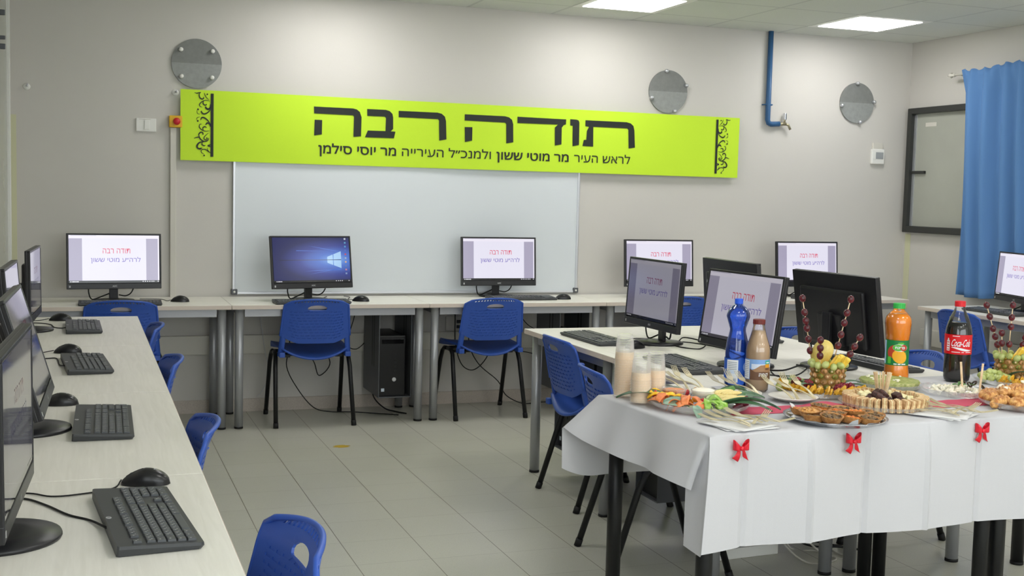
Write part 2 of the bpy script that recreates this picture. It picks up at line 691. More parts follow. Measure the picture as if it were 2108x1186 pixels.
# unseen glowing windows added as fill light, behind the camera and beside it
def fill_window(name, lo, hi, power):
    c = [(a + d) / 2 for a, d in zip(lo, hi)]
    d = [b_ - a for a, b_ in zip(lo, hi)]
    k = NT('added_fill_glow')
    k.b.inputs['Base Color'].default_value = (.6, .65, .7, 1)
    k.b.inputs['Emission Color'].default_value = (.93, .98, 1.0, 1)
    k.b.inputs['Emission Strength'].default_value = power
    w = struct(MB().box(c, d, k.m).obj(name))
    f = MB()
    ax = 0 if d[0] > d[1] else 1
    for e in (lo, hi):
        g = list(c); g[2] = e[2]; q = [.07, .07, .07]; q[ax] = d[ax] + .07
        f.box(g, q, M['alu'], .004)
    for i in range(4):
        g = list(c); g[ax] = lo[ax] + d[ax] * i / 3; q = [.07, .07, .07]; q[2] = d[2]
        f.box(g, q, M['alu'], .004)
    f.obj('window_frame', w)  # frame round the added fill pane


fill_window('fill_window_front', (.5, YF + .002, .95), (5.6, YF + .012, 2.4), FILL_POWER)
fill_window('fill_window_left', (XL + .002, -8.9, .95), (XL + .012, -6.4, 2.4), FILL_POWER)

# ceiling lights, a grid of square panels
P = None
for j in range(4):
    for i in range(3):
        x, y = 1.638 + i * 1.8, -.666 - j * 2.4
        if P is None:
            P = thing('ceiling_light', '', 'light', (x, y, HC))
            f = MB()
            for dx, dy, sx, sy in ((0, .272, .596, .052), (0, -.272, .596, .052), (.272, 0, .052, .492), (-.272, 0, .052, .492)):
                f.box((dx, dy, -.0015), (sx, sy, .003), M['white'])
            f.obj('light_frame', P)
            MB().box((0, 0, -.003), (.492, .492, .006), M['panel']).obj('diffuser', P)
            o = P
        else:
            o = dup(P, (x, y, HC), 0)
        o['label'] = {(0, 1): 'square ceiling light panel above the neon banner, cut off at the frame edge', (0, 2): 'square glowing ceiling light panel near the blue water pipe'}.get((j, i), 'square ceiling light panel outside the picture')
        o['group'] = 'ceiling light panels'

# ------------------------------------------------------------------ things on the walls
def banner_y(x, z):
    return -.042 - .004 * math.sin(x * 2.3 + 1) - .003 * math.sin(x * 5.1 + z * 4)


ban = MB()
BX0, BX1, BZ0, BZ1 = .695, 4.618, 1.588, 2.021
ban.grid(lambda u, v: (BX0 + (BX1 - BX0) * u, banner_y(BX0 + (BX1 - BX0) * u, BZ0 + (BZ1 - BZ0) * v), BZ0 + (BZ1 - BZ0) * v), 80, 6, M['neon'], smooth=False, thick=.002)
banner = tag(ban.obj('banner'), 'long neon yellow-green thank-you banner with black Hebrew lettering hung over the whiteboard', 'banner')


def on_banner(x, z, lift=.0032):
    return (x, banner_y(x, z) - lift, z)


LETTERS = [
    [(1.515, 1.954), (1.768, 1.954), (1.793, 1.949), (1.813, 1.934), (1.825, 1.9), (1.823, 1.778), (1.773, 1.772), (1.775, 1.903), (1.769, 1.91), (1.517, 1.911)],
    [(1.521, 1.871), (1.569, 1.871), (1.568, 1.78), (1.518, 1.771)],
    [(1.861, 1.955), (1.985, 1.955), (2.011, 1.948), (2.029, 1.931), (2.034, 1.908), (2.035, 1.834), (2.02, 1.818), (2.051, 1.817), (2.041, 1.774), (1.849, 1.773), (1.867, 1.817), (1.984, 1.818), (1.986, 1.902), (1.978, 1.911), (1.862, 1.911)],
    [(2.07, 1.953), (2.333, 1.953), (2.361, 1.947), (2.383, 1.929), (2.391, 1.901), (2.397, 1.78), (2.348, 1.77), (2.343, 1.902), (2.336, 1.911), (2.071, 1.912)],
    [(2.52, 1.951), (2.804, 1.951), (2.834, 1.945), (2.856, 1.929), (2.865, 1.899), (2.868, 1.779), (2.818, 1.77), (2.815, 1.899), (2.807, 1.908), (2.52, 1.91)],
    [(2.522, 1.867), (2.575, 1.868), (2.575, 1.779), (2.525, 1.768)],
    [(2.895, 1.952), (3.252, 1.95), (3.251, 1.916), (3.234, 1.91), (3.221, 1.892), (3.222, 1.778), (3.173, 1.769), (3.17, 1.891), (3.191, 1.912), (2.896, 1.91)],
    [(3.282, 1.953), (3.33, 1.952), (3.345, 1.947), (3.351, 1.932), (3.353, 1.78), (3.305, 1.769), (3.302, 1.909), (3.284, 1.91)],
    [(3.396, 1.951), (3.708, 1.951), (3.741, 1.944), (3.763, 1.927), (3.771, 1.897), (3.78, 1.777), (3.731, 1.769), (3.724, 1.898), (3.715, 1.908), (3.456, 1.908), (3.46, 1.772), (3.379, 1.774), (3.388, 1.815), (3.407, 1.817), (3.409, 1.878), (3.424, 1.907), (3.396, 1.91)]]
hl = MB()
for poly in LETTERS:
    hl.prism(poly, .0004, M['ink'], lambda x, z, t: on_banner(x, z, .0028 + t))
hl.obj('headline_lettering', banner)
for s, x0, x1, bold in (('מר יוסי סילמן', 1.546, 2.058, .018), ('ולמנכ״ל העירייה', 2.097, 2.71, 0), ('מר מוטי ששון', 2.749, 3.279, .018), ('לראש העיר', 3.319, 3.746, 0)):
    vs, fs, (a, b_, c, d) = text_geo(heb(s), bold)
    k = .043 / .52           # height of a flat Hebrew letter over its size
    tall = (d - c) * k
    sl = MB()
    text_on(sl, heb(s), M['ink'], x0, x1, 1.661 + c * k, 1.661 + c * k + tall, on_banner, bold)
    sl.obj('small_lettering', banner)

SWIRLS = [  # points in a 395 x 1186 frame around the ornament, width
    ([(5, 95), (40, 105), (80, 95), (110, 90)], 12), ([(95, 95), (80, 130), (95, 180), (130, 195), (155, 180), (145, 160)], 16), ([(165, 95), (185, 150), (240, 205)], 10),
    ([(255, 225), (190, 212), (130, 235), (90, 280), (95, 315), (130, 325)], 11), ([(150, 220), (145, 265), (175, 292), (205, 275)], 14), ([(268, 270), (262, 330), (225, 355), (190, 335), (190, 310)], 24),
    ([(268, 355), (220, 410), (160, 435), (120, 410), (118, 385)], 18), ([(45, 380), (55, 430), (95, 440)], 7), ([(42, 540), (50, 500), (95, 485)], 7),
    ([(110, 535), (120, 500), (160, 495), (215, 530), (255, 580)], 18), ([(268, 640), (255, 595), (215, 580), (185, 610)], 22), ([(250, 705), (180, 712), (120, 690), (85, 650), (95, 605), (125, 602)], 12),
    ([(150, 700), (142, 660), (175, 640), (205, 655)], 14), ([(0, 835), (40, 820), (80, 815), (110, 850), (160, 880), (220, 865), (240, 820)], 16), ([(90, 815), (78, 770), (105, 735), (140, 740), (148, 765)], 16),
    ([(235, 740), (180, 790), (160, 830), (190, 855), (215, 840), (205, 812)], 12), ([(160, 885), (90, 900), (50, 950), (60, 990), (100, 1005), (130, 985)], 22), ([(135, 890), (130, 930), (165, 950), (185, 940)], 14),
    ([(268, 930), (230, 948), (268, 965)], 18), ([(165, 1085), (130, 1070), (115, 1035), (140, 1010), (190, 1010), (230, 1040), (262, 1065)], 11), ([(215, 985), (225, 1020), (262, 1060)], 9)]
DOTS = [(62, 365, 15), (60, 552, 15), (212, 115, 13), (165, 1108, 14), (195, 285, 10), (145, 762, 11), (208, 826, 12), (100, 1000, 16)]
KX, KZ = .099 / 268, .388 / 1025


def ornament(name, fx):
    o = MB()

    def at(px, py):
        return on_banner(fx((px - 268) * KX), 2.002 - (py - 100) * KZ)

    for pts, w in SWIRLS:
        q = smooth_path([(p[0], p[1], 0) for p in pts], 5)
        vs = []
        for i, p in enumerate(q):
            t = (q[min(i + 1, len(q) - 1)] - q[max(i - 1, 0)]).normalized()
            h = w * .62 * (.4 + .65 * math.sin(PI * (i + .6) / (len(q) + .2)))
            vs += [at(p.x - t.y * h, p.y + t.x * h), at(p.x + t.y * h, p.y - t.x * h)]
        o.add(vs, [(2 * i, 2 * i + 1, 2 * i + 3, 2 * i + 2) for i in range(len(q) - 1)], M['ink'])
    for x, y, r in DOTS:
        o.add([at(x + r * math.cos(a * PI / 5), y + r * math.sin(a * PI / 5)) for a in range(10)], [tuple(range(10))], M['ink'])
    o.add([at(268, 100), at(316, 100), at(316, 1125), at(268, 1125)], [(0, 1, 2, 3)], M['ink'])
    o.obj(name, banner)


ornament('scroll_ornament', lambda d: .875 + d)
ornament('scroll_ornament', lambda d: 4.444 - d)

wb = thing('whiteboard', 'large blank magnetic whiteboard with thin aluminium frame under the neon banner', 'whiteboard', (2.197, 0, .756))
MB().box((0, -.011, .6), (2.34, .018, 1.19), M['board']).obj('writing_surface', wb)
f = MB()
for z in (.006, 1.194):
    f.box((0, -.014, z), (2.36, .026, .016), M['alu'], .003)
for x in (-1.174, 1.174):
    f.box((x, -.014, .6), (.016, .026, 1.19), M['alu'], .003)
f.obj('board_frame', wb)
for x in (-1.17, 1.17):
    c = MB()
    c.box((x, -.016, .014), (.04, .03, .036), M['darksteel'], .006)
    c.cyl((x, -.03, .014), (x, -.034, .014), .007, M['white'])
    c.obj('corner_cap', wb)

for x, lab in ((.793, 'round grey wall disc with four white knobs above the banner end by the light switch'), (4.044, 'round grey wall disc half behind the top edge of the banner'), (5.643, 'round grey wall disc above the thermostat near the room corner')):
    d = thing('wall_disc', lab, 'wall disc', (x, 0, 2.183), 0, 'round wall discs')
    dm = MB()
    for half, mm in ((0, 'discd'), (1, 'discl')):  # upper half darker grey, lower half paler
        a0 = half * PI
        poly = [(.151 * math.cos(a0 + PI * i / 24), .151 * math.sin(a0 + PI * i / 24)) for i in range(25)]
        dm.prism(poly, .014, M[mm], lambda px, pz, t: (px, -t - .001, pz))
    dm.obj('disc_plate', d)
    for a in (40, 140, 222, 318) if x < 1 else ((95, 5, 190, 280) if x > 5 else (100, 20, 200, 290)):
        rr = .123 if x < 1 else .145
        kx, kz = rr * math.cos(R(a)), rr * math.sin(R(a))
        k = MB()
        k.lathe([(.011, 0), (.013, .006), (.013, .022), (.008, .028)], M['white'] if x < 1 else M['alu'], 12)
        k.obj('knob', d, (kx, -.014, kz), (PI / 2, 0, 0))

p = thing('water_pipe', 'dark blue painted pipe dropping from the ceiling to a brass tap', 'pipe', (4.857, 0, 1.99))
pp = MB()
pp.tube([(0, -.03, .672), (0, -.03, .03), (.008, -.03, .008), (.03, -.03, 0), (.1, -.03, .004)], .019, M['pipe'], 12)
pp.obj('blue_pipe', p)
MB().tube([(-.035, -.004, .14), (-.03, -.035, .14), (.03, -.035, .14), (.035, -.004, .14)], .006, M['pipe'], 6).obj('pipe_clip', p)
t = MB()
t.cyl((.09, -.03, .003), (.155, -.03, .006), .013, M['brass'])
t.tube([(.14, -.03, .006), (.175, -.035, .0), (.19, -.04, -.035)], .01, M['brass'], 8)
t.cyl((.145, -.03, .01), (.145, -.03, .05), .008, M['brass'])
t.box((.145, -.03, .06), (.016, .03, .05), M['chrome'], .005)
t.obj('tap', p)

o = thing('thermostat', 'white wall thermostat with grey display under the corner disc', 'thermostat', (5.85, 0, 1.785))
MB().box((0, -.013, 0), (.115, .026, .115), M['white'], .008).obj('case', o)
MB().box((.01, -.0275, .008), (.066, .003, .05), plain('lcd_grey', '#9a9ea2', .2)).obj('display', o)
o = thing('switch_cover', 'small white box on wall just above the thermostat', 'wall box', (5.85, 0, 1.86))
MB().box((0, -.008, 0), (.09, .016, .06), M['cream'], .006).obj('box_body', o)
o = thing('light_switch', 'white wall plate with single rocker light switch', 'light switch', (.495, 0, 1.795))
MB().box((0, -.006, 0), (.118, .012, .082), M['white'], .005).obj('wall_plate', o)
MB().box((.004, -.014, 0), (.03, .008, .056), M['white'], .003).obj('rocker', o)
MB().box((-.008, -.0128, .034), (.07, .002, .003), M['cream']).obj('name_strip', o)
o = thing('emergency_stop', 'yellow emergency stop box with red push button beside the banner', 'emergency stop', (.668, 0, 1.822))
MB().box((0, -.022, 0), (.078, .044, .072), M['yellowbox'], .006).obj('box_body', o)
k = MB()
k.lathe([(.008, 0), (.009, .008), (.021, .01), (.022, .018), (.016, .024), (.004, .027)], M['redknob'], 16)
k.obj('push_button', o, (.004, -.044, 0), (PI / 2, 0, 0))
d = MB()
d.box((.654, -.012, 1.26), (.036, .024, 1.05), M['cream'], .004)
tag(d.obj('cable_duct'), 'white vertical cable duct running down wall from yellow stop box', 'cable duct')
for x, z, lab in ((-.179, 1.991, 'small white wall hook alone near the room corner'), (.667, 2.0, 'small white wall hook at the upper corner of the banner')):
    o = thing('wall_hook', lab, 'hook', (x, 0, z), 0, 'wall hooks')
    k = MB()
    k.lathe([(.02, 0), (.021, .004), (.016, .009)], M['white'], 14)
    k.obj('hook_base', o, (0, 0, 0), (PI / 2, 0, 0))
    MB().tube([(0, -.008, .004), (.004, -.03, .0), (.006, -.036, .012)], .005, M['alu'], 7).obj('hook_peg', o)
o = thing('wall_socket', 'grey wall socket plate low on wall beside second back chair', 'socket', (2.5, 0, .545))
MB().box((0, -.006, 0), (.14, .012, .1), M['cream'], .004).obj('wall_plate', o)
k = MB()
for z in (-.02, .015):
    k.box((.02, -.014, z), (.03, .006, .022), M['bezel'], .003)
k.obj('socket_face', o)

# window on the right wall, blue curtain on its rod
w1 = struct(MB().box((XR - .004, -1.02, 1.685), (.008, 1.87, .86), M['pane']).obj('window_1'))
f = MB()
YW0, YW1, ZW0, ZW1 = -.045, -2.0, 1.213, 2.157
for z, h in ((ZW0 + .024, .05), (ZW1 - .02, .045)):
    f.box((XR - .02, (YW0 + YW1) / 2, z), (.06, YW0 - YW1, h), M['winframe'], .006)
for y in (YW0 - .022, -1.0, YW1 + .022):
    f.box((XR - .0205, y, (ZW0 + ZW1) / 2), (.06, .046, ZW1 - ZW0), M['winframe'], .006)
f.obj('window_frame', w1)
f = MB()
f.box((XR - .012, YW0 - .055, (ZW0 + ZW1) / 2), (.012, .022, ZW1 - ZW0 - .1), M['alu'])
f.obj('inner_jamb', w1)
MB().box((XR - .02, -.165, 1.672), (.018, .15, .022), M['winframe'], .004).obj('window_handle', w1)
MB().box((XR - .0095, -.27, 2.03), (.003, .12, .03), M['cream']).obj('sticker', w1)

cu = MB()


def curt(u, v):
    y = -.7 - .05 * (1 - v) - u * 1.0
    z = .79 + 1.6 * v - .01 * math.sin(u * 9)
    wv = math.sin(u * 38 + 1.3 * math.sin(v * 2.3)) * (.022 + .014 * (1 - v)) + .012 * math.sin(u * 16 + 2 * v)
    tp = max(0, (v - .9) / .1)
    return (XR - .112 - .014 * tp + wv * (1 - .8 * tp) + .006 * math.sin(u * 95) * tp, y, z + .008 * tp * math.sin(u * 60))


cu.grid(curt, 110, 40, M['curtain'], thick=.003)
ctn = tag(cu.obj('curtain'), 'light blue gathered window curtain hanging to desk height', 'curtain')
rod = thing('curtain_rod', 'thin pale curtain rod holding the light blue curtain', 'curtain rod', (XR - .09, -.62, 2.365))
MB().cyl((0, .02, 0), (0, -1.2, 0), .008, M['cream']).obj('rod', rod)
k = MB()
k.lathe([(.008, 0), (.016, .012), (.01, .025), (.02, .04), (.006, .075)], M['cream'], 12)
k.obj('finial', rod, (0, .02, 0), (-PI / 2, 0, 0))
MB().box((.05, -.03, 0), (.1, .016, .02), M['cream'], .003).obj('rod_bracket', rod)


# ------------------------------------------------------------------ desks
def make_desk(name, label, L, D, loc, rz, top='desk', leg_m='steel', leg_r=.025, group=None, inset=.05, tz=DZ):
    """desk whose front edge is local y = 0 and whose body runs to +y; local x is 0..L"""
    t = thing(name, label, 'desk', loc, rz, group)
    b = MB()
    b.box((L / 2, D / 2, tz - .0125), (L - .003, D, .0249), M[top], .0015)
    for i in range(len(b.f)):
        pass
    b.obj('desktop', t)
    e = MB()
    e.box((L / 2, -.0008, tz - .0125), (L - .004, .0016, .0225), M['edge'])
    e.obj('edge_band', t)
    for y in (.055, D - .055):
        for x in (inset, L - inset):
            g = MB()
            g.cyl((x, y, .006), (x, y, tz - .025), leg_r, M[leg_m], 20)
            lg = g.obj('leg', t)
            MB().cyl((x, y, 0), (x, y, .012), leg_r + .001, M['rubber'], 16).obj('leg_cap', lg)
    r = MB()
    r.box((L / 2, .055, tz - .05), (L - .16, .02, .046), M['rail'], .002)
    r.box((L / 2, D - .055, tz - .05), (L - .16, .02, .046), M['rail'], .002)
    for x in (.05, L - .05):
        r.box((x, D / 2, tz - .045), (.02, D - .17, .04), M['rail'], .002)
    r.obj('apron_rail', t)
    return t


BACKX = [-.255 + 1.2 * k for k in range(5)]
BL = ['pale desk against back wall under the monitor beside the cable duct', 'pale desk against back wall with the blue-screen monitor', 'pale desk against back wall under the third monitor of the wall row',
      'pale desk against back wall behind the centre desk island', 'pale desk against back wall nearest the curtain corner']
for k, x in enumerate(BACKX):
    make_desk('computer_desk', BL[k], 1.2, .585, (x, -.6, 0), 0, group='desks along the back wall')
LL = ['pale desk in the side row nearest the back wall', 'second pale desk of the side row counting from back wall', 'third pale desk of the side row counting from back wall', 'pale desk at the camera end of the side row with the big keyboard']
for k in range(4):
    make_desk('computer_desk', LL[k], 1.2, .6, (.397, -1.128 - 1.2 * (k + 1), 0), PI / 2, 'desk', group='desks of the side row')
IL = .97
make_desk('computer_desk', 'pale island desk at aisle side and back-wall end', IL, .6, (2.262, -1.955, 0), -PI / 2, group='desks of the centre island')
make_desk('computer_desk', 'pale island desk at aisle side beside the food table', IL, .6, (2.262, -1.955 - IL, 0), -PI / 2, group='desks of the centre island')
make_desk('computer_desk', 'pale island desk facing the curtain at back-wall end', IL, .6, (3.464, -1.955 - IL, 0), PI / 2, group='desks of the centre island')
make_desk('computer_desk', 'pale island desk facing the curtain beside the food table', IL, .6, (3.464, -1.955 - 2 * IL, 0), PI / 2, group='desks of the centre island')
make_desk('computer_desk', 'pale desk along the curtain wall with chair in front', 1.2, .6, (5.455, -1.05, 0), -PI / 2, group='desks along the curtain wall')
make_desk('computer_desk', 'pale desk along the curtain wall behind the cola bottle', 1.2, .6, (5.455, -2.25, 0), -PI / 2, group='desks along the curtain wall')


# ------------------------------------------------------------------ chairs
def make_chair(label, group, loc, rz):
    t = thing('stacking_chair', label, 'chair', loc, rz, group)
    for sx in (-1, 1):
        x = sx * .222
        for sy in (-1, 1):
            g = MB()
            path = [(x * 1.06, sy * .238, 0), (x * 1.02, sy * .13, .35), (x, sy * .104, .405), (x * .99, sy * .07, .428), (x * .985, sy * .0, .432)]
            g.tube(path, .0135, M['blackmetal'], 10)
            lg = g.obj('leg', t)
            MB().cyl((x * 1.06, sy * .2385, 0), (x * 1.056, sy * .229, .03), .0155, M['rubber'], 10).obj('foot_cap', lg)
    g = MB()
    for y in (-.085, .085):
        g.tube([(-.218, y, .424), (.218, y, .424)], .011, M['blackmetal'], 8)
    for sx in (-1, 1):
        g.box((sx * .16, -.1, .418), (.05, .035, .02), M['blackmetal'], .004)
    g.obj('seat_frame', t)

    def seat(u, v):
        a = 2 * u - 1
        y = -.2 + .43 * v - (.03 * (1 - a * a) if v < .3 else 0) * (1 - v / .3 if v < .3 else 0)
        w = .222 * (1 - .10 * (1 - v) ** 2) * (1 - .06 * max(0, v - .8) / .2)
        dip = (1 - a * a) * (.045 * (1 - v) ** 1.5 + .012)
        z = .462 - dip - .035 * max(0, (v - .82) / .18) ** 2 + .006 * a ** 4
        return (a * w, y, z)

    s = MB()
    s.grid(seat, 20, 16, M['blue'], thick=-.012)
    s.obj('seat', t)
    NU, NV = 40, 30
    hc = (20, 24)

    def back(u, v):
        i, j = round(u * NU), round(v * NV)
        if abs(i - hc[0]) <= 6 and abs(j - hc[1]) <= 2:      # round the hand hole
            p, q = (i - hc[0]) / 6, (j - hc[1]) / 2
            px, qx = p * math.sqrt(1 - q * q / 2.2), q * math.sqrt(1 - p * p / 2.2)
            u, v = (hc[0] + 6 * px) / NU, (hc[1] + 2 * qx - (.25 if q < 0 else 0)) / NV
        if not (abs(i - hc[0]) <= 6 and abs(j - hc[1]) <= 2):
            v = (j + (.32 if j % 2 and j < 22 or j == 29 else 0)) / NV
        a = 2 * u - 1
        top = .760 + .016 * (1 - a * a)
        bot = .505 + .045 * max(0, (abs(a) - .5) / .5) ** 1.2
        z = bot + (top - bot) * v
        h = .215 - .027 * (z - .5) / .28
        e = max(0, (z - .735) / (top - .735 + 1e-6))
        h = h - .04 + .04 * math.sqrt(max(0, 1 - min(1, e) ** 2.2))
        y = -.215 - .075 * ((z - .45) / .33) - .018 * max(0, (z - .7) / .08) ** 2 + .036 * a * a
        return (a * h, y, z)

    def hole(i, j):
        if abs(i - hc[0] + .5) < 6 and abs(j - hc[1] + .5) < 2:
            return True
        if j in (28,) and 5 <= i < 35 and i % 2:
            return True
        return 3 <= j <= 21 and j % 2 == 1 and 4 + (2 if j < 6 else 0) <= i < 36 - (2 if j < 6 else 0) and (i + j // 2) % 3 != 0

    k = MB()
    k.grid(back, NU, NV, M['blue'], smooth=False, skip=hole, thick=.006)

    def web(u, v):
        p = back(u, v)
        return (p[0], p[1] + SIDE, p[2])

    SIDE = .0032
    k.grid(web, NU, NV, M['blue'], skip=lambda i, j: not (2 <= j <= 22 and 2 <= i < 38), thick=.0015)
    rim = [Vector(back(0, v / 10)) for v in range(11)] + [Vector(back(u / NU, 1)) for u in range(1, NU)] + [Vector(back(1, 1 - v / 10)) for v in range(11)]
    k.tube([p + Vector((0, .001, 0)) for p in rim], .0068, M['blue'], 8)
    for sx in (-1, 1):
        k.grid(lambda u, v: (sx * ((.215 - .027 * ((.43 + .13 * v) - .5) / .28) - .034 * (1 - u)), -.212 - .075 * (.13 * v - .02) / .33 + .036 * (1 if u > .5 else .75), .425 + .135 * v), 2, 6, M['blue'], thick=.012 * sx)
        k.box((sx * .198, -.185, .437), (.034, .07, .03), M['blue'], .005)
    k.obj('backrest', t)
    return t


CH = None


def chair(x, y, rz, label, group):
    global CH
    if CH is None:
        CH = make_chair(label, group, (x, y, 0), rz)
        return CH
    return dup(CH, (x, y, 0), rz, label, group)


g1, g2, g3 = 'chairs at the back wall desks', 'chairs at the side row', 'chairs at the centre island'
chair(.33, -.37, R(0), 'blue plastic chair at back desk by cable duct, mostly hidden by side row', g1)
chair(1.446, -.365, R(-1), 'blue plastic chair facing the monitor with the blue screen', g1)
chair(2.555, -.375, R(1), 'blue plastic chair at third back monitor beside the wall socket', g1)
chair(3.89, -.37, R(0), 'blue plastic chair at back wall seen between two island monitors', g1)
for y, r, lab in ((-1.83, 0, 'blue chair tucked at far end of the side row, next to the back wall'), (-2.97, 2, 'blue chair at second side row desk counting from back wall'), (-4.24, 0, 'blue chair at third side row desk counting from back wall'), (-5.4, 5, 'blue chair at camera end of the side row, cut by the frame bottom')):
    chair(.18 + (.07 if y < -5 else 0), y, R(90 + r), lab, g2)
chair(2.45, -2.568, R(-90), 'blue chair at aisle side of island, further from the food table', g3)
chair(2.222, -3.53, R(-99), 'blue chair at aisle side of island, half behind the white tablecloth', g3)
chair(3.31, -2.44, R(90), 'blue chair across the island, small piece seen beside the island monitor', g3)
chair(3.37, -3.33, R(82), 'blue chair across the island behind the orange juice bottle', g3)
chair(5.5, -1.69, R(-92), 'blue chair at the curtain wall desk behind the cola bottle', 'chairs at the curtain wall')


# ------------------------------------------------------------------ monitors, keyboards, mice
def m_wallpaper(st):
    """deep blue desktop picture, light beams fanning from a bright window"""
    k = NT('blue_desktop_picture')
    co = k.coord()
    sp = k.n('ShaderNodeSeparateXYZ', i0=co)
    dx = k.math('DIVIDE', k.math('SUBTRACT', sp.outputs[0], .15), .36)
    dz = k.math('DIVIDE', k.math('SUBTRACT', sp.outputs[2], .012), .135)
    d = k.math('SQRT', k.math('ADD', k.math('MULTIPLY', dx, dx), k.math('MULTIPLY', dz, dz)))
    c = k.ramp(d, [(0.0, lin('#7db4fa')), (.3, lin('#3f74da')), (.65, lin('#22389a')), (1.0, lin('#171f62'))])
    k.b.inputs['Base Color'].default_value = (.01, .01, .012, 1)
    k.b.inputs['Roughness'].default_value = .15
    k.set(k.b, 'Emission Color', c)
    k.b.inputs['Emission Strength'].default_value = st
    return k.m


def screen_set(tag_, k):
    s = {}
    for n, h in (('page', '#e9e6f6'), ('side', '#aaa4bc'), ('bar', '#efeaf8'), ('task', '#17181d'), ('red', '#e0526f'), ('vio', '#7c6cc0'), ('icon', '#e8e8f0')):
        s[n] = emit('screen_%s_%s' % (n, tag_), h, k * (.25 if n == 'task' else 1))
    return s


EXK = 1 / 2 ** .9
SB = screen_set('bright', .98 * EXK)
SM = screen_set('mid', .50 * EXK)
SD = screen_set('dim', .27 * EXK)
SD['red'] = emit('screen_red_dim', '#b05a80', .27 * EXK)
SX = {n: plain('screen_off_' + n, h, .05, spec=.9) for n, h in (('page', '#17171a'), ('side', '#121214'), ('bar', '#18181b'), ('task', '#0b0b0d'), ('red', '#2a1418'), ('vio', '#191727'), ('icon', '#2a2a2c'))}
SG = screen_set('grazing', .06 * EXK)
for q in SG.values():
    q.node_tree.nodes['Principled BSDF'].inputs['Roughness'].default_value = .05
WPM = m_wallpaper(.8 * EXK)
WPB = emit('desktop_window', '#a9d6ff', .85 * EXK)
WPC = emit('desktop_beam', '#3f74dd', .75 * EXK)
ICONS = [emit('icon_%d' % i, h, .8 * EXK) for i, h in enumerate(('#e8eef4', '#5fb0d8', '#4aa0d8', '#4a70c8', '#d0405a', '#a8b8d8', '#e0b890', '#6080b0', '#c88aa0', '#90a8d0'))]
PW, PH = .53, .325
SW, SHh = .506, .284
SZ0 = -.1255          # lower edge of the lit area in panel coordinates


def screen_mesh(kind):
    b = MB()
    y = -.0105

    def q(x0, x1, z0, z1, m, dy=0.0):
        X = lambda u: -SW / 2 + u * SW
        Z = lambda v: SZ0 + v * SHh
        b.add([(X(x0), y - dy, Z(z0)), (X(x1), y - dy, Z(z0)), (X(x1), y - dy, Z(z1)), (X(x0), y - dy, Z(z1))], [(0, 1, 2, 3)], m)

    if kind == 'blue':
        q(0, 1, .045, 1, WPM)
        q(0, 1, 0, .045, SB['task'])
        for z0, z1, z2, z3 in ((.50, .675, .50, .64), (.30, .475, .32, .475)):
            for x0, x1 in ((.70, .775), (.785, .885)):
                f = lambda x: (x - .6) / .285
                lo = z0 if z0 < .4 else z0
                b.add([(-SW / 2 + x * SW, y - .0004, SZ0 + z * SHh) for x, z in ((x0, .487 + (z0 - .487) * f(x0)), (x1, .487 + (z0 - .487) * f(x1)), (x1, .487 + (z1 - .487) * f(x1)), (x0, .487 + (z1 - .487) * f(x0)))], [(0, 1, 2, 3)], WPB)
        for pts in (((.885, .675), (.3, .70), (.3, .685)), ((.885, .645), (.885, .675), (.45, .80)), ((.885, .29), (.885, .26), (.4, .24)), ((.885, .31), (.885, .29), (.45, .17))):
            b.add([(-SW / 2 + x * SW, y - .0003, SZ0 + z * SHh) for x, z in pts], [(0, 1, 2)], WPC)
        q(.08, .885, .481, .492, SB['task'], .0006)
        for i in range(10):
            q(.935, .957, .93 - i * .085, .965 - i * .085, ICONS[i], .0005)
        for x in (.03, .05, .06, .075, .09, .80, .83, .855, .88, .97):
            q(x, x + .011, .014, .032, SB['icon'], .0005)
        return b
    S = {'bright': SB, 'mid': SM, 'dim': SD, 'off': SX, 'grazing': SG}[kind]
    q(0, .145, .045, .91, S['side'])
    q(.145, .853, .045, .91, S['page'])
    q(.853, .985, .045, .91, S['side'])
    q(.985, 1, .045, .91, S['bar'])
    q(0, 1, .91, 1, S['bar'])
    q(0, 1, 0, .045, S['task'])
    for x in (.015, .035, .045, .055, .07, .085, .095, .81, .835, .86, .885, .91, .93, .98):
        q(x, x + .012, .014, .032, S['icon'], .0005)
    q(.02, .3, .965, .972, S['side'], .0005)
    fn = lambda x, z: (-SW / 2 + x * SW, y - .0006, SZ0 + z * SHh)
    text_on(b, heb('תודה רבה'), S['red'], .37, .675, .605, .705, fn)
    text_on(b, heb('לרה״ע מוטי ששון'), S['vio'], .24, .79, .395, .53, fn)
    return b


MON = {}


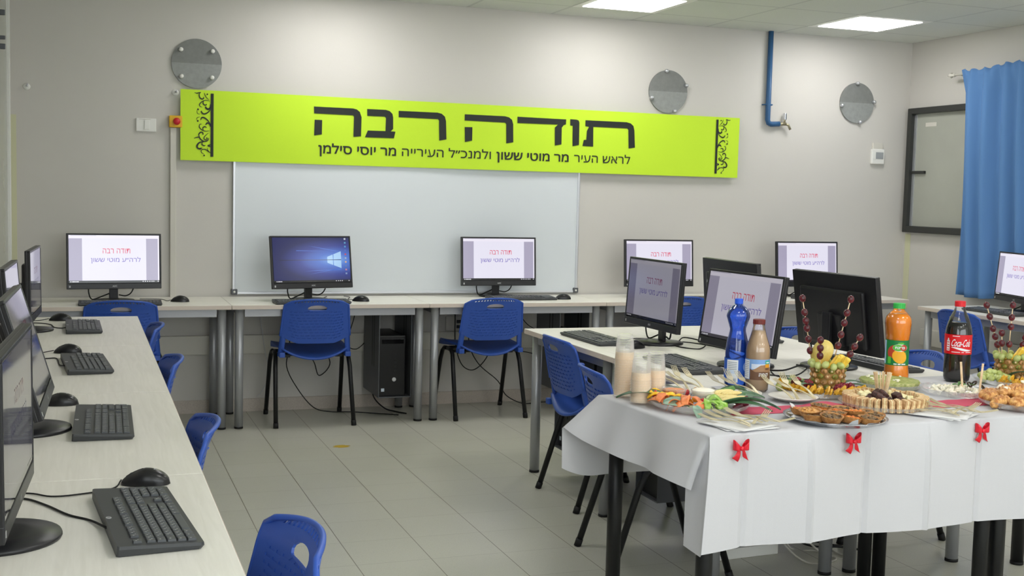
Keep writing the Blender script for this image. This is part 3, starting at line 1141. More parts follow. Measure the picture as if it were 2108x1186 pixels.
def monitor(label, group, x, y, yaw, kind='bright', tilt=4.6, zc=.978, base=.0, back=False, roll=0.0):
    """YAW: direction the screen faces, degrees from +x"""
    rz = R(yaw + 90)
    if kind not in MON:
        b = MB()
        b.box((0, .006, -.0), (PW, .012, PH), M['bezel'], .003)
        b.box((0, .020, -.02), (.40, .024, .24), M['bezel'], .010)
        b.box((0, .038, -.07), (.15, .016, .13), M['bezel'], .004)
        fr = MB()
        for c, d in (((0, -.005, PH / 2 - .0055), (PW, .014, .011)), ((0, -.005, -PH / 2 + .0165), (PW, .014, .033)), ((-PW / 2 + .0055, -.005, .01), (.011, .014, PH - .04)), ((PW / 2 - .0055, -.005, .01), (.011, .014, PH - .04))):
            fr.box(c, d, M['bezel'], .003)
        text_on(fr, 'AOC', M['legend'], -.013, .013, -PH / 2 + .012, -PH / 2 + .022, lambda px, pz: (px, -.0125, pz), .02)
        fr.box((-.248, -.0122, -PH / 2 + .015), (.008, .0006, .012), M['legend'])
        bk = MB()
        text_on(bk, 'AOC', M['legend'], -.19, -.145, .045, .062, lambda px, pz: (-px, .0325, pz), .02)
        nk = MB()
        nk.box((0, .045, -.115), (.05, .018, .24), M['bezel'], .004)
        bs = MB()
        bs.lathe([(.116, 0), (.118, .004), (.116, .010), (.06, .014), (.02, .016)], M['bezel'], 40, (0, .02, 0), 1.0, 1.0)
        MON[kind] = (b.mesh('back_housing'), fr.mesh('bezel'), screen_mesh(kind).mesh('screen'), nk.mesh('stand_neck'), bs.mesh('stand_base'), bk.mesh('maker_mark'))
    hm, fm, sm, nm, bm_, km = MON[kind]
    t = thing('computer_monitor', label, 'monitor', (x, y, DZ), rz, group)
    t2 = R(-tilt)
    h = put(hm, 'back_housing', t, (0, 0, zc - DZ), (t2, R(roll), 0))
    if back:
        put(km, 'maker_mark', h)
    put(fm, 'bezel', t, (0, 0, zc - DZ), (t2, R(roll), 0))
    put(sm, 'screen', t, (0, 0, zc - DZ), (t2, R(roll), 0))
    put(nm, 'stand_neck', t, (0, .004, zc - DZ - .005))
    put(bm_, 'stand_base', t, (0, .01 + base, 0))
    c = MB()
    c.tube(smooth_path([(-.14, .035, .095), (-.14, .035, .05), (-.12, .04, .012), (-.06, .05, .03), (-.01, .055, .05)]), .004, M['rubber'], 6)
    c.cyl((-.14, .034, .115), (-.14, .034, .075), .008, M['rubber'], 8)
    c.tube(smooth_path([(.03, .055, .035), (.07, .05, .03), (.1, .04, .05), (.12, .034, .1)]), .004, M['rubber'], 6)
    c.obj('monitor_cable', t)
    return t


gw, gs, gi = 'monitors on the back wall desks', 'monitors on the side row', 'monitors on the centre island'
DT = 'monitor with Hebrew thank-you page on back wall desk '
monitor('black ' + DT + 'beside the cable duct', gw, .303, -.305, -85.2)
monitor('black monitor with blue desktop picture in front of the whiteboard', gw, 1.459, -.325, -77.6, 'blue', 9.8)
monitor('black ' + DT + 'at whiteboard end corner', gw, 2.744, -.161, -89.2)
monitor('black ' + DT + 'below the middle wall disc', gw, 3.879, -.28, -89.2)
monitor('black ' + DT + 'below the thermostat', gw, 5.045, -.33, -87.5)
monitor('dim black monitor on island with its screen at a slant, beside the blue bottle', gi, 2.657, -2.627, 180.7, 'dim', 3.6, .975)
monitor('black monitor on island behind the blue water bottle, red and violet text', gi, 2.679, -3.376, 184, 'mid', 8.4, .968)
monitor('black monitor seen from behind between two island screens, only its top shows', gi, 3.03, -2.70, -2, 'off', 4.6, back=True)
monitor('black monitor seen from behind, behind the grape skewers', gi, 3.083, -3.462, 3.7, 'off', 8.6, .973)
monitor('thin edge-on black monitor on the side row desk nearest the back wall', gs, -.087, -1.72, -2.9, 'grazing', .6, .962)
monitor('black monitor on second side row desk, mostly behind the next screen', gs, -.113, -2.985, -1.7, 'grazing', 4.6, .968)
monitor('black monitor on third side row desk, tilted back, keyboard mirrored in it', gs, -.017, -4.11, -1.7, 'grazing', 16.5, .968, base=-.028)
monitor('largest black monitor at the camera end of side row, cut by frame edge', gs, .002, -5.18, -3.0, 'grazing', .4, .966)
monitor('black monitor in front of the blue curtain, cut by the frame edge', 'monitors at the curtain wall', 5.86, -1.52, 165, 'bright', 4.4, .965)


# ---- keyboards
U = .0187


def key_layout():
    """(x, y, w, h) of every key, units of one key, origin at the lower left of the main block"""
    k = []
    def row(y, ws, x=0.0):
        for w in ws:
            if w > 0:
                k.append((x, y, w, 1))
            x += abs(w)
    row(0, [1.25, 1.25, 1.25, 6.25, 1.25, 1.25, 1.25, 1.25])
    row(1, [1.25] + [1] * 11 + [2.75])
    row(2, [1.75] + [1] * 11 + [2.25])
    row(3, [1.5] + [1] * 12 + [1.5])
    row(4, [1] * 13 + [2])
    row(5.35, [1, -1, 1, 1, 1, 1, -.5, 1, 1, 1, 1, -.5, 1, 1, 1, 1])
    for x in (15.4, 16.4, 17.4):
        k.append((x, 0, 1, 1)); k.append((x, 3, 1, 1)); k.append((x, 4, 1, 1)); k.append((x, 5.35, 1, 1))
    k.append((16.4, 1, 1, 1))
    for y, xs in ((1, (0, 1, 2)), (2, (0, 1, 2)), (3, (0, 1, 2)), (4, (0, 1, 2, 3))):
        for x in xs:
            k.append((18.8 + x, y, 1, 1))
    k += [(18.8, 0, 2, 1), (20.8, 0, 1, 1), (21.8, 0, 1, 2), (21.8, 2, 1, 2)]
    return k


KEYM = {}
KTILT = .045


def key_mesh(w, h):
    if (w, h) not in KEYM:
        b = MB()
        b.box((0, 0, .0028), (w * U - .0026, h * U - .0026, .0056), M['key'], .0012, top=.93)
        if w < 3:
            x, y = -w * U * .22, h * U * .12
            b.add([(x - .0015, y - .0016, .00575), (x + .0015, y - .0016, .00575), (x + .0015, y + .0016, .00575), (x - .0015, y + .0016, .00575)], [(0, 1, 2, 3)], M['legend'])
            if w == 1 and h == 1:
                x = w * U * .16
                y -= .004
                b.add([(x - .0012, y - .0013, .00575), (x + .0012, y - .0013, .00575), (x + .0012, y + .0013, .00575), (x - .0012, y + .0013, .00575)], [(0, 1, 2, 3)], M['legend'])
        KEYM[(w, h)] = b.mesh('key')
    return KEYM[(w, h)]


KB = {}
KX0, KY0 = -.2135, -.066


def keyboard_parts():
    b = MB()
    hw, d0, d1 = .228, -.077, .082
    poly = [(-hw, d0 + .006), (-hw + .004, d0), (hw - .004, d0), (hw, d0 + .006), (hw, d1 - .004), (hw - .004, d1), (-hw + .004, d1), (-hw, d1 - .004)]
    zt = lambda y: .014 + (y - d0) * KTILT
    n = len(poly)
    vs = [(x * .985, y * .97 + .003, 0.001) for x, y in poly] + [(x, y, zt(y) - .006) for x, y in poly] + [(x * .996, y * .99, zt(y)) for x, y in poly]
    fs = [tuple(range(n - 1, -1, -1)), tuple(range(2 * n, 3 * n))]
    for o in (0, n):
        fs += [(o + i, o + (i + 1) % n, o + n + (i + 1) % n, o + n + i) for i in range(n)]
    b.add(vs, fs, M['keyb'])
    for x in (-.19, .19):
        b.box((x, .06, .003), (.03, .012, .006), M['rubber'])
    lg = MB()
    y = .074
    lg.prism([(.008 * math.cos(a * PI / 8) - .02, .0055 * math.sin(a * PI / 8) + y) for a in range(16)], .0006, M['legend'], lambda px, py, t: (px, py, zt(py) + t))
    text_on(lg, 'hp', M['keyb'], -.0245, -.0155, y - .004, y + .004, lambda px, py: (px, py, zt(py) + .0009), 0, .15)
    keys = [((KX0 + (x + w / 2) * U, KY0 + (yy + h / 2) * U), w, h) for x, yy, w, h in key_layout()]
    blk = MB()
    for (x, yy), w, h in keys:
        me = key_mesh(w, h)
        blk.x = Matrix.Translation((x, yy, zt(yy) - .001)) @ Matrix.Rotation(math.atan(KTILT), 4, 'X')
        for pgi in range(len(me.materials)):
            blk.add([v.co for v in me.vertices], [list(p.vertices) for p in me.polygons if p.material_index == pgi], me.materials[pgi])
    return b.mesh('keyboard_body'), lg.mesh('maker_badge'), blk.mesh('keys'), keys, zt


KBP = keyboard_parts()


def keyboard(label, group, x, y, rz, detail=False, cable=None, z=DZ, stand=0.0):
    body, lg, blk, keys, zt = KBP
    t = thing('keyboard', label, 'keyboard', (x, y, z), rz, group)
    bo = put(body, 'keyboard_body', t)
    put(lg, 'maker_badge', bo)
    if detail:
        for (kx, ky), w, h in keys:
            put(key_mesh(w, h), 'key', t, (kx, ky, zt(ky) - .001), (math.atan(KTILT), 0, 0))
    else:
        put(blk, 'keys', t)
    if cable:
        iv = Matrix.Rotation(-rz, 3, 'Z')
        pts = [(-.06, .082, .012)] + [tuple(iv @ (Vector((px, py, pz)) - Vector((x, y, z)))) for px, py, pz in cable]
        c = MB()
        c.tube(smooth_path(pts), .0024, M['rubber'], 6)
        c.obj('keyboard_cable', t)
    return t


MS = None


def mouse(label, group, x, y, rz, cable=None, z=DZ):
    """local +y is the front, where the cable leaves"""
    global MS
    if MS is None:
        b = MB()
        prof = []
        def top(u, v):
            a, s = 2 * u - 1, 2 * v - 1
            w = .031 * math.sqrt(max(0, 1 - abs(s) ** 2.3)) * (1 - .10 * (s > 0) * s)
            hgt = .038 * math.sqrt(max(0, 1 - abs(s) ** 2.1)) * (1 - .34 * max(0, s))
            ca = math.cos(a * PI / 2)
            return (w * math.sin(a * PI / 2), s * .056, max(.001, hgt * ca ** .62))
        b.grid(top, 16, 26, M['shell'])
        b.add([(.03 * math.sqrt(max(0, 1 - abs(s) ** 2.3)) * q, s * .056, .0012) for s in [i / 8 - 1 for i in range(17)] for q in (-1, 1)], [(2 * i, 2 * i + 2, 2 * i + 3, 2 * i + 1) for i in range(16)], M['shell'])
        wl = MB()
        wl.cyl((-.003, .03, .0205), (.003, .03, .0205), .0068, M['keyb'], 12)
        bt = MB()
        bt.tube([(0, y, .0003 + .038 * math.sqrt(1 - (y / .056) ** 2.1) * (1 - .34 * y / .056)) for y in (.005, .015, .025, .035, .043)], .0007, M['rubber'], 5)
        bd = MB()
        bd.prism([(.005 * math.cos(a * PI / 6), .0035 * math.sin(a * PI / 6) - .02) for a in range(12)], .0006, M['legend'], lambda px, py, t: (px, py, .0352 + t))
        MS = (b.mesh('mouse_shell'), wl.mesh('scroll_wheel'), bt.mesh('button_gap'), bd.mesh('maker_badge'))
    t = thing('computer_mouse', label, 'mouse', (x, y, z), rz, group)
    sh = put(MS[0], 'mouse_shell', t)
    put(MS[3], 'maker_badge', sh)
    put(MS[1], 'scroll_wheel', t)
    put(MS[2], 'button_gap', t)
    if cable:
        iv = Matrix.Rotation(-rz, 3, 'Z')
        pts = [(0, .054, .010)] + [tuple(iv @ (Vector((px, py, pz)) - Vector((x, y, z)))) for px, py, pz in cable]
        c = MB()
        c.tube(smooth_path(pts), .0019, M['rubber'], 6)
        c.obj('mouse_cable', t)
    return t


Zc = DZ + .003
gk, gm = 'keyboards on the side row', 'mice on the side row'
# side row: user sits at +x, so keyboard +x is world +y
for lab, x, y, rot, cab in (
        ('charcoal keyboard at camera end of side row, every key readable', .247, -5.125, 90 + 5, [(.14, -5.095, Zc), (.098, -5.042, Zc), (.053, -4.952, Zc), (.008, -4.886, Zc), (-.03, -4.9, Zc), (-.12, -4.95, Zc)]),
        ('charcoal keyboard on third side row desk counting from back wall', .185, -4.07, 90 - 1, None),
        ('charcoal keyboard on second side row desk counting from back wall', .142, -2.895, 90 + 4, [(.044, -2.87, Zc), (.031, -2.70, Zc), (-.004, -2.69, Zc), (-.1, -2.72, Zc)]),
        ('charcoal keyboard on side row desk nearest the back wall', .133, -1.66, 90 + 1, [(.03, -1.655, Zc), (.0, -1.62, Zc), (-.02, -1.5, Zc), (-.075, -1.43, Zc), (-.16, -1.4, Zc)])):
    keyboard(lab, gk, x, y, R(rot), True, cab)
for lab, x, y, rot, cab in (
        ('black mouse at camera end of side row behind the big keyboard', .262, -4.805, 78, [(.19, -4.84, Zc), (.116, -4.876, Zc), (.061, -4.879, Zc), (.015, -4.84, Zc), (-.06, -4.83, Zc), (-.14, -4.86, Zc)]),
        ('black mouse beside third side row keyboard counting from back wall', .06, -3.72, 85, None),
        ('black mouse beside second side row keyboard counting from back wall', .07, -2.52, 80, [(-.03, -2.52, Zc), (-.08, -2.56, Zc), (-.15, -2.5, Zc)]),
        ('black mouse at end of side row nearest the back wall', .022, -1.3, 80, [(-.07, -1.3, Zc), (-.14, -1.33, Zc)])):
    mouse(lab, gm, x, y, R(rot), cab)
gk2, gm2 = 'keyboards on the back wall desks', 'mice on the back wall desks'
keyboard('black keyboard under the back monitor beside the cable duct', gk2, .33, -.505, R(-1), False, [(.27, -.25, Zc), (.3, -.15, Zc)])
keyboard('black keyboard under the monitor with the blue desktop picture', gk2, 1.43, -.512, R(1), False, [(1.5, -.3, Zc), (1.6, -.1, Zc)])
keyboard('black keyboard under the third back monitor', gk2, 2.84, -.36, R(0), False, [(2.8, -.2, Zc)])
keyboard('black keyboard under the back monitor below the middle disc', gk2, 3.95, -.51, R(0))
keyboard('black keyboard under the back monitor below the thermostat', gk2, 5.08, -.51, R(1))
mouse('black mouse on back desk beside the cable duct', gm2, .672, -.34, R(75), [(.6, -.31, Zc), (.57, -.2, Zc), (.45, -.18, Zc)])
mouse('black mouse beside the blue-screen monitor', gm2, 1.755, -.40, R(60), [(1.7, -.28, Zc), (1.74, -.15, Zc), (1.72, -.06, Zc)])
mouse('black mouse beside the third back keyboard', gm2, 3.13, -.37, R(80), [(3.03, -.33, Zc), (2.98, -.18, Zc)])
gk3 = 'keyboards on the centre island'
keyboard('dark keyboard at far aisle corner of island beside the dim monitor', gk3, 2.425, -2.46, R(-90 + 1), False, [(2.55, -2.5, Zc), (2.66, -2.45, Zc), (2.75, -2.5, Zc)])
keyboard('dark keyboard on island between cup stacks and blue bottle', gk3, 2.435, -3.335, R(-90 - 2), False, [(2.57, -3.38, Zc), (2.66, -3.3, Zc), (2.72, -3.2, Zc)])
keyboard('dark keyboard across island behind the orange juice bottle', gk3, 3.285, -3.46, R(90))
keyboard('dark keyboard across island behind a monitor, mostly hidden', gk3, 3.24, -2.5, R(90))
mouse('black mouse on island behind the tallest cup stack', 'mice on the centre island', 2.50, -2.765, R(-70), [(2.6, -2.72, Zc), (2.68, -2.62, Zc), (2.75, -2.55, Zc)])
keyboard('dark keyboard on curtain wall desk behind the cola bottle', 'keyboards at the curtain wall', 5.66, -1.55, R(-90), False)


# ---- computers in their metal holders under the desks
def tower(label, group, x, y, z, rz):
    t = thing('computer_tower', label, 'computer', (x, y, z), rz, group)
    MB().box((0, .2, .19), (.165, .38, .38), M['towerb'], .004).obj('case', t)
    f = MB()
    f.box((0, .004, .19), (.168, .024, .382), M['towerb'], .006)
    f.box((.0, -.0095, .345), (.14, .004, .03), M['gloss'], .001)
    f.obj('front_panel', t)
    k = MB()
    for dz in (.16, .185, .21, .235, .26):
        k.box((.02, -.009, dz), (.012, .004, .012), M['bezel'])
    k.obj('port_strip', t)
    k = MB()
    k.lathe([(.013, 0), (.013, .002), (.012, .003)], M['legend'], 18)
    k.obj('maker_badge', t, (.012, -.008, .105), (PI / 2, 0, 0))
    MB().box((-.06, -.0088, .04), (.02, .001, .02), plain('sticker_blue', '#c8d4e0', .4)).obj('sticker', t)
    return t


def holder(label, group, x, y, rz, w=.205, z0=.145, d=.42):
    """sheet metal cradle, open in front (local -y)"""
    t = thing('computer_holder', label, 'computer holder', (x, y, 0), rz, group)
    for sx in (-1, 1):
        p = MB()
        p.box((sx * w / 2, d / 2, (z0 + .69) / 2), (.004, d, .69 - z0), M['darksteel'])
        pn = p.obj('side_panel', t)
        s = MB()
        for j in range(5):
            for i in range(2):
                zz, yy = .32 + .065 * j, .12 + .05 * i
                for side in (-1, 1):
                    q = [(yy, zz), (yy + .014, zz + .008), (yy + .014, zz + .085), (yy, zz + .077)]
                    s.add([(sx * w / 2 + side * .0025, a, b_) for a, b_ in q], [(0, 1, 2, 3)], M['rubber'])
        s.obj('vent_slot', pn)
    p = MB()
    p.box((0, d / 2, z0), (w, d, .006), M['darksteel'])
    p.obj('shelf_plate', t)
    p = MB()
    p.box((0, d / 2, .687), (w, d, .004), M['darksteel'])
    p.obj('top_plate', t)
    return t


gh, gt = 'computer holders under the desks', 'computers under the desks'
for lab, x, y, rz in (('second back desk beside the chair', 1.957, -.5, 0), ('third back desk behind the island corner', 3.165, -.5, 0), ('fourth back desk, mostly hidden by the island', 4.36, -.5, 0),
                      ('far aisle end of the island', 2.40, -2.165, -90), ('food table end of the island, behind chair legs', 2.40, -3.12, -90)):
    holder('grey sheet metal computer holder under ' + lab, gh, x, y, R(rz))
    c, s = math.cos(R(rz)), math.sin(R(rz))
    dy = .03
    tower('black computer tower in grey holder under ' + lab, gt, x - s * dy - c * .012, y + c * dy - s * .012, .149, R(rz))

# ---- loose cables
def cable(label, pts, r=.0035, m='rubber', group='loose cables under the back desks', name='power_cable'):
    b = MB()
    b.tube(smooth_path(pts), r, M[m], 6)
    return tag(b.obj(name), label, 'cable', group)


cable('black cable looping below second back chair down to floor', [(1.33, -.16, .66), (1.36, -.14, .45), (1.345, -.12, .3), (1.42, -.11, .15), (1.52, -.12, .03), (1.62, -.16, .006), (1.75, -.2, .006), (1.93, -.3, .005), (2.02, -.36, .005)])
cable('thin black cable hanging in a loop beneath second back chair', [(1.40, -.1, .68), (1.42, -.08, .42), (1.52, -.08, .33), (1.56, -.08, .23), (1.63, -.08, .3), (1.6, -.08, .42), (1.56, -.09, .68)])
cable('pale thin cable hanging at wall below second back chair', [(1.18, -.05, .66), (1.22, -.05, .38), (1.25, -.04, .25), (1.2, -.04, .13), (1.17, -.04, .1)], .002, 'alu')
cable('black cable curling behind holder beside second back chair', [(1.78, -.12, .62), (1.74, -.1, .44), (1.80, -.1, .4), (1.88, -.08, .46), (1.93, -.08, .5)], .003)
cable('black cable from holder bottom to floor at second back desk', [(1.9, -.14, .2), (1.91, -.13, .09), (1.97, -.18, .02), (2.03, -.25, .006), (2.08, -.33, .006)], .0045)
cable('black cable crossing in a loop under third back chair', [(2.46, -.12, .62), (2.47, -.11, .42), (2.52, -.1, .28), (2.6, -.1, .24), (2.68, -.1, .3), (2.72, -.1, .4), (2.66, -.1, .5), (2.62, -.11, .66)])
cable('black cable running from third back chair along the floor', [(2.56, -.11, .64), (2.57, -.1, .42), (2.64, -.1, .28), (2.78, -.1, .16), (2.84, -.11, .06), (2.95, -.14, .006), (3.08, -.12, .006), (3.25, -.12, .006)])
cable('black cable strung beside third back holder above socket', [(2.9, -.06, .66), (3.0, -.06, .54), (3.08, -.1, .5), (3.1, -.2, .52)], .003)
cable('black cable sagging between third back chair and its holder', [(2.88, -.06, .36), (2.98, -.06, .35), (3.03, -.06, .34), (3.06, -.1, .33)], .003)
gic = 'loose cables on the island'
cable('black cable bundle on island behind the coffee drink bottle', [(2.75, -3.35, Zc), (2.7, -3.48, Zc + .002), (2.74, -3.6, Zc + .012), (2.82, -3.6, Zc + .03), (2.9, -3.52, Zc + .01), (2.94, -3.4, Zc)], .004, group=gic)
cable('thin black cable curving on island between bottle and pineapple', [(2.62, -3.52, Zc), (2.66, -3.62, Zc), (2.76, -3.66, Zc), (2.86, -3.6, Zc + .02), (2.93, -3.5, Zc)], .0028, group=gic)
cable('thin black cable end trailing toward the grape platter', [(2.72, -3.55, Zc), (2.68, -3.66, Zc), (2.72, -3.74, Zc), (2.79, -3.76, Zc)], .0025, group=gic)
cable('black cable looping on island behind the dim monitor', [(2.74, -2.62, Zc), (2.72, -2.78, Zc), (2.78, -2.86, Zc), (2.84, -2.8, Zc + .02), (2.8, -2.68, Zc + .03), (2.82, -2.58, Zc)], .003, group=gic)
cable('thin black cable stretching across island from dim monitor', [(2.76, -2.55, Zc), (2.86, -2.66, Zc), (2.9, -2.85, Zc), (2.86, -3.05, Zc), (2.82, -3.2, Zc)], .0026, group=gic)


# ------------------------------------------------------------------ the food tables and their cloth
KS = .0437                                  # the tables stand slightly askew to the island
TX, TY = 1.815, -4.655
for lab, x, L in (('black-legged table at aisle end under the white tablecloth', 0, 1.13), ('black-legged table at curtain end under the white tablecloth', 1.13, .76)):
    make_desk('buffet_table', lab, L, .68, (TX + x, TY + KS * x, 0), math.atan(KS), leg_m='blackmetal', group='tables under the white cloth', inset=.034, tz=.745)['category'] = 'table'

ZT = .752                                   # top face of the cloth
TEND = 1.86


def cloth_fold(x):
    p = ((x - 1.93) / .22) % 2
    t = p if p < 1 else 2 - p
    c = 0.0
    for k_ in range(8):
        d = abs(x - (1.93 + .22 * k_))
        if d < .013:
            c = (.007 if k_ % 2 else -.007) * (1 - d / .013)
    return .030 * (t - .5) + .003 * math.sin(x * 21) + c


def cloth_pos(s, t):
    """s along the table from its aisle edge, t from its camera edge"""
    x = TX - .006 + s - KS * min(max(t, 0), .7) * max(0, 1 - s / .4)
    yn, yf = TY - .008 + KS * s, TY + .692 + KS * s
    if s >= 0:
        zx, dx, out = ZT, 0.0, 0.0
    else:
        k = min(1, max(0, t / .70))
        th = R(78 - 32 * k ** 3 - 16 * math.exp(-((k - .12) / .12) ** 2) + 6 * math.sin(k * 17))
        q = -s
        out = q * math.cos(th)
        zx, dx = ZT - q * math.sin(th), -out
        x = TX - .006 - KS * min(max(t, 0), .7) + dx
        yn, yf = TY - .008, TY + .692
    if t < 0:
        d = -t
        if s >= 0:
            z = zx - d if d > .012 else zx - d * .5
            flare = .02 * max(0, 1 - s / .14) * d / .3
            return (x - .03 * max(0, 1 - s / .12) * d / .3, yn - .006 - (cloth_fold(x) + .012) * (1 - math.exp(-d / .05)) - flare, z)
        q = -s
        return (TX - .004 - .05 * q - .085 * d - .25 * max(0, q - .09) * (1 - d / .33), yn - .012 + .55 * q - .05 * d, zx - d * (zx - .405 - .06 * q) / .335)
    if t > .70:
        d = t - .70
        return (x, yf + .012 + .01 * math.sin(s * 14) * d / .28, zx - d * (zx - (.475 if s >= 0 else .475 + .03 * (-s / .16) ** 2)) / .28)
    y = yn + (yf - yn) * t / .70
    sag = .0012 * math.sin(s * 13) * math.sin(t * 11) if s > 0 else 0
    return (x, y, zx - abs(sag))


cl = MB()
SS = [-.165, -.14, -.115, -.09, -.065, -.04, -.02, -.006, 0.0] + [.0225 * i for i in range(1, int(TEND / .0225) + 1)]
for k_ in range(8):
    SS += [1.93 + .22 * k_ - TX + .006 + e for e in (-.0135, -.004, 0, .004, .0135)]
SS = sorted(q for q in SS if q < TEND)
SS = [q for i_, q in enumerate(SS) if i_ == 0 or q - SS[i_ - 1] > .0008]
TT = [-.335 + .025 * i for i in range(13)] + [-.02, -.008, 0.0] + [.035 * i for i in range(1, 20)] + [.70, .71, .725] + [.745 + .03 * i for i in range(9)]
grid = {}
for j, t in enumerate(TT):
    for i, s in enumerate(SS):
        if t > .70 and s > .455:
            continue
        grid[(i, j)] = len(cl.v)
        cl.v.append(cloth_pos(s, t))
mi = cl.mat(M['cloth'])
for j in range(len(TT) - 1):
    for i in range(len(SS) - 1):
        q = [(i, j), (i + 1, j), (i + 1, j + 1), (i, j + 1)]
        if all(p in grid for p in q):
            cl.f.append([grid[p] for p in q])
            cl.mi.append(mi)
            cl.sm.append(TT[j] >= 0 or SS[i] < 0 or TT[j] > -.02)
# the strip of cloth that lies over the end of the island
jt = TT.index(.70)
ci = [i for i, s in enumerate(SS) if s > .455 and (i, jt) in grid]
prev = [grid[(i, jt)] for i in ci]
for dy, z in ((.012, .7505), (.03, .7435), (.075, .7432), (.11, .7432)):
    row = []
    for i in ci:
        s = SS[i]
        row.append(len(cl.v))
        cl.v.append((TX - .004 + s, TY + .692 + KS * s + dy, z))
    for a in range(len(ci) - 1):
        cl.f.append([prev[a], prev[a + 1], row[a + 1], row[a]])
        cl.mi.append(mi)
        cl.sm.append(True)
    prev = row
tablecloth = tag(cl.obj('tablecloth'), 'white paper tablecloth with fold creases draped over the food tables', 'tablecloth')

rn = MB()


def run_pos(u, v):
    x = 2.04 + 1.5 * u
    yc = -4.352 - .045 * u + .01 * math.sin(u * 11)
    hump = .012 * math.exp(-((x - 2.44) / .05) ** 2)
    return (x, yc + (.5 - v) * -.118, ZT + .0005 + .0012 * math.sin(u * 60) ** 2 + hump * (.4 + .6 * v))


rn.grid(run_pos, 120, 6, M['runner'])
tag(rn.obj('table_runner'), 'red mesh ribbon runner lying along the middle of the white tablecloth', 'table runner')
Z0 = ZT + .0015


def bow(label, x, z):
    y = TY - .008 + KS * (x - TX) - .024 - cloth_fold(x)
    t = thing('ribbon_bow', label, 'bow', (x, y - .006, z), math.atan(KS), 'red bows along the tablecloth front')
    for sx in (-1, 1):
        def loop(u, v):
            a = u * 2 * PI
            w = .5 - .5 * math.cos(a)
            return (sx * (.003 + .022 * w ** .7), -.004 - .010 * math.sin(a), .011 * w + (v - .5) * (.010 + .020 * w ** .8))
        m = MB()
        m.grid(loop, 24, 4, M['satin'], thick=.0008)
        m.obj('bow_loop', t)
        def tail(u, v):
            return (sx * (.003 + .017 * u + (v - .5) * (.008 + .012 * u)), -.004 - .004 * math.sin(u * 4 + sx), -.001 - .026 * u - .012 * u * (v if sx > 0 else 1 - v))
        m = MB()
        m.grid(tail, 8, 4, M['satin'], thick=.0008)
        m.obj('bow_tail', t)
    MB().ball((0, -.009, 0), (.007, .006, .007), M['satin'], 10, 6).obj('bow_knot', t)


bow('red satin bow on tablecloth front below the forks by the vegetable platter', 1.905, .714)
bow('red satin bow on tablecloth front below the tart tray', 2.302, .712)
bow('red satin bow on tablecloth front below the forks beside the pastries', 2.812, .714)


# ---- forks, plates, napkins
def fork_mesh():
    b = MB()
    def prof(y):        # height of the side view
        t = (y + .085) / .17
        return .004 + .007 * math.sin(PI * min(1, t / .62)) + (.010 * ((t - .62) / .38) ** 2 if t > .62 else 0)
    ys = [-.085 + .0085 * i for i in range(15)]
    def hw(y):
        t = (y + .085) / .12
        return .0052 - .0024 * t if y < .018 else .0030 + .0082 * min(1, (y - .018) / .016)
    ys += [.040, .046]
    vs = []
    for y in ys:
        for sx, dz in ((-1, 0), (1, 0), (1, .0018), (-1, .0018)):
            vs.append((sx * hw(y), y, prof(y) + dz))
    fs = [(0, 3, 2, 1)]
    for i in range(len(ys) - 1):
        o = 4 * i
        fs += [(o + k, o + (k + 1) % 4, o + 4 + (k + 1) % 4, o + 4 + k) for k in range(4)]
    o = 4 * (len(ys) - 1)
    fs.append((o, o + 1, o + 2, o + 3))
    b.add(vs, fs, M['fork'])
    for k in range(4):
        x = -.0090 + .0060 * k
        vs = []
        yt = (.044, .055, .066, .077, .085)
        for i, y in enumerate(yt):
            w = .0016 - .0008 * i / 4
            for sx, dz in ((-1, 0), (1, 0), (1, .0016), (-1, .0016)):
                vs.append((x + sx * w, y, prof(y) + dz))
        fs = [(16, 17, 18, 19)]
        for i in range(4):
            o = 4 * i
            fs += [(o + q, o + (q + 1) % 4, o + 4 + (q + 1) % 4, o + 4 + q) for q in range(4)]
        b.add(vs, fs, M['fork'])
    return b.mesh('fork')


FORK = fork_mesh()


def fork(label, group, x, y, z, deg, pitch=0.0, roll=0.0):
    o = put(FORK, 'fork', None, (x, y, z), (0, 0, 0))
    o.rotation_euler = (Matrix.Rotation(R(deg), 3, 'Z') @ Matrix.Rotation(R(pitch), 3, 'X') @ Matrix.Rotation(R(roll), 3, 'Y')).to_euler()
    return tag(o, label, 'fork', group)


class Frame:
    """right / away coordinates around a centre"""
    def __init__(s, x, y, deg, z=Z0):
        s.x, s.y, s.z, s.a = x, y, z, R(deg)

    def __call__(s, r, d, z=0.0):
        c, n = math.cos(s.a), math.sin(s.a)
        return (s.x + r * c - d * n, s.y + r * n + d * c, s.z + z)


PL = MB()
PL.lathe([(.002, .004), (.055, .004), (.066, .010), (.082, .014), (.084, .0165), (.082, .018), (.066, .0135), (.054, .0075), (.002, .0075)], M['plate'], 40)
PLM = PL.mesh('plate')
for i, (lab, x, y) in enumerate((('behind the vegetable platter', 2.09, -3.995), ('in front of the coffee drink bottle', 2.235, -4.105), ('in front of the grapes', 2.385, -4.215))):
    tag(put(PLM, 'plate', None, (x, y, Z0)), 'white round plate of leaning forks ' + lab, 'plate', 'white plates with forks')
    f = Frame(x, y, -29 - 2 * i)
    for k, (r, d, dg, pt) in enumerate(((-.055, .01, 42, 17), (-.015, .03, 22, 20), (.0, -.01, 55, 13), (.03, .025, 28, 16))):
        px, py, pz = f(r, d, .020 + .085 * math.sin(R(pt)) * .55 + k * .0018)
        fork('champagne coloured fork leaning on white plate ' + lab, 'forks on the plate ' + lab, px, py, pz, math.degrees(f.a) + dg, pt)


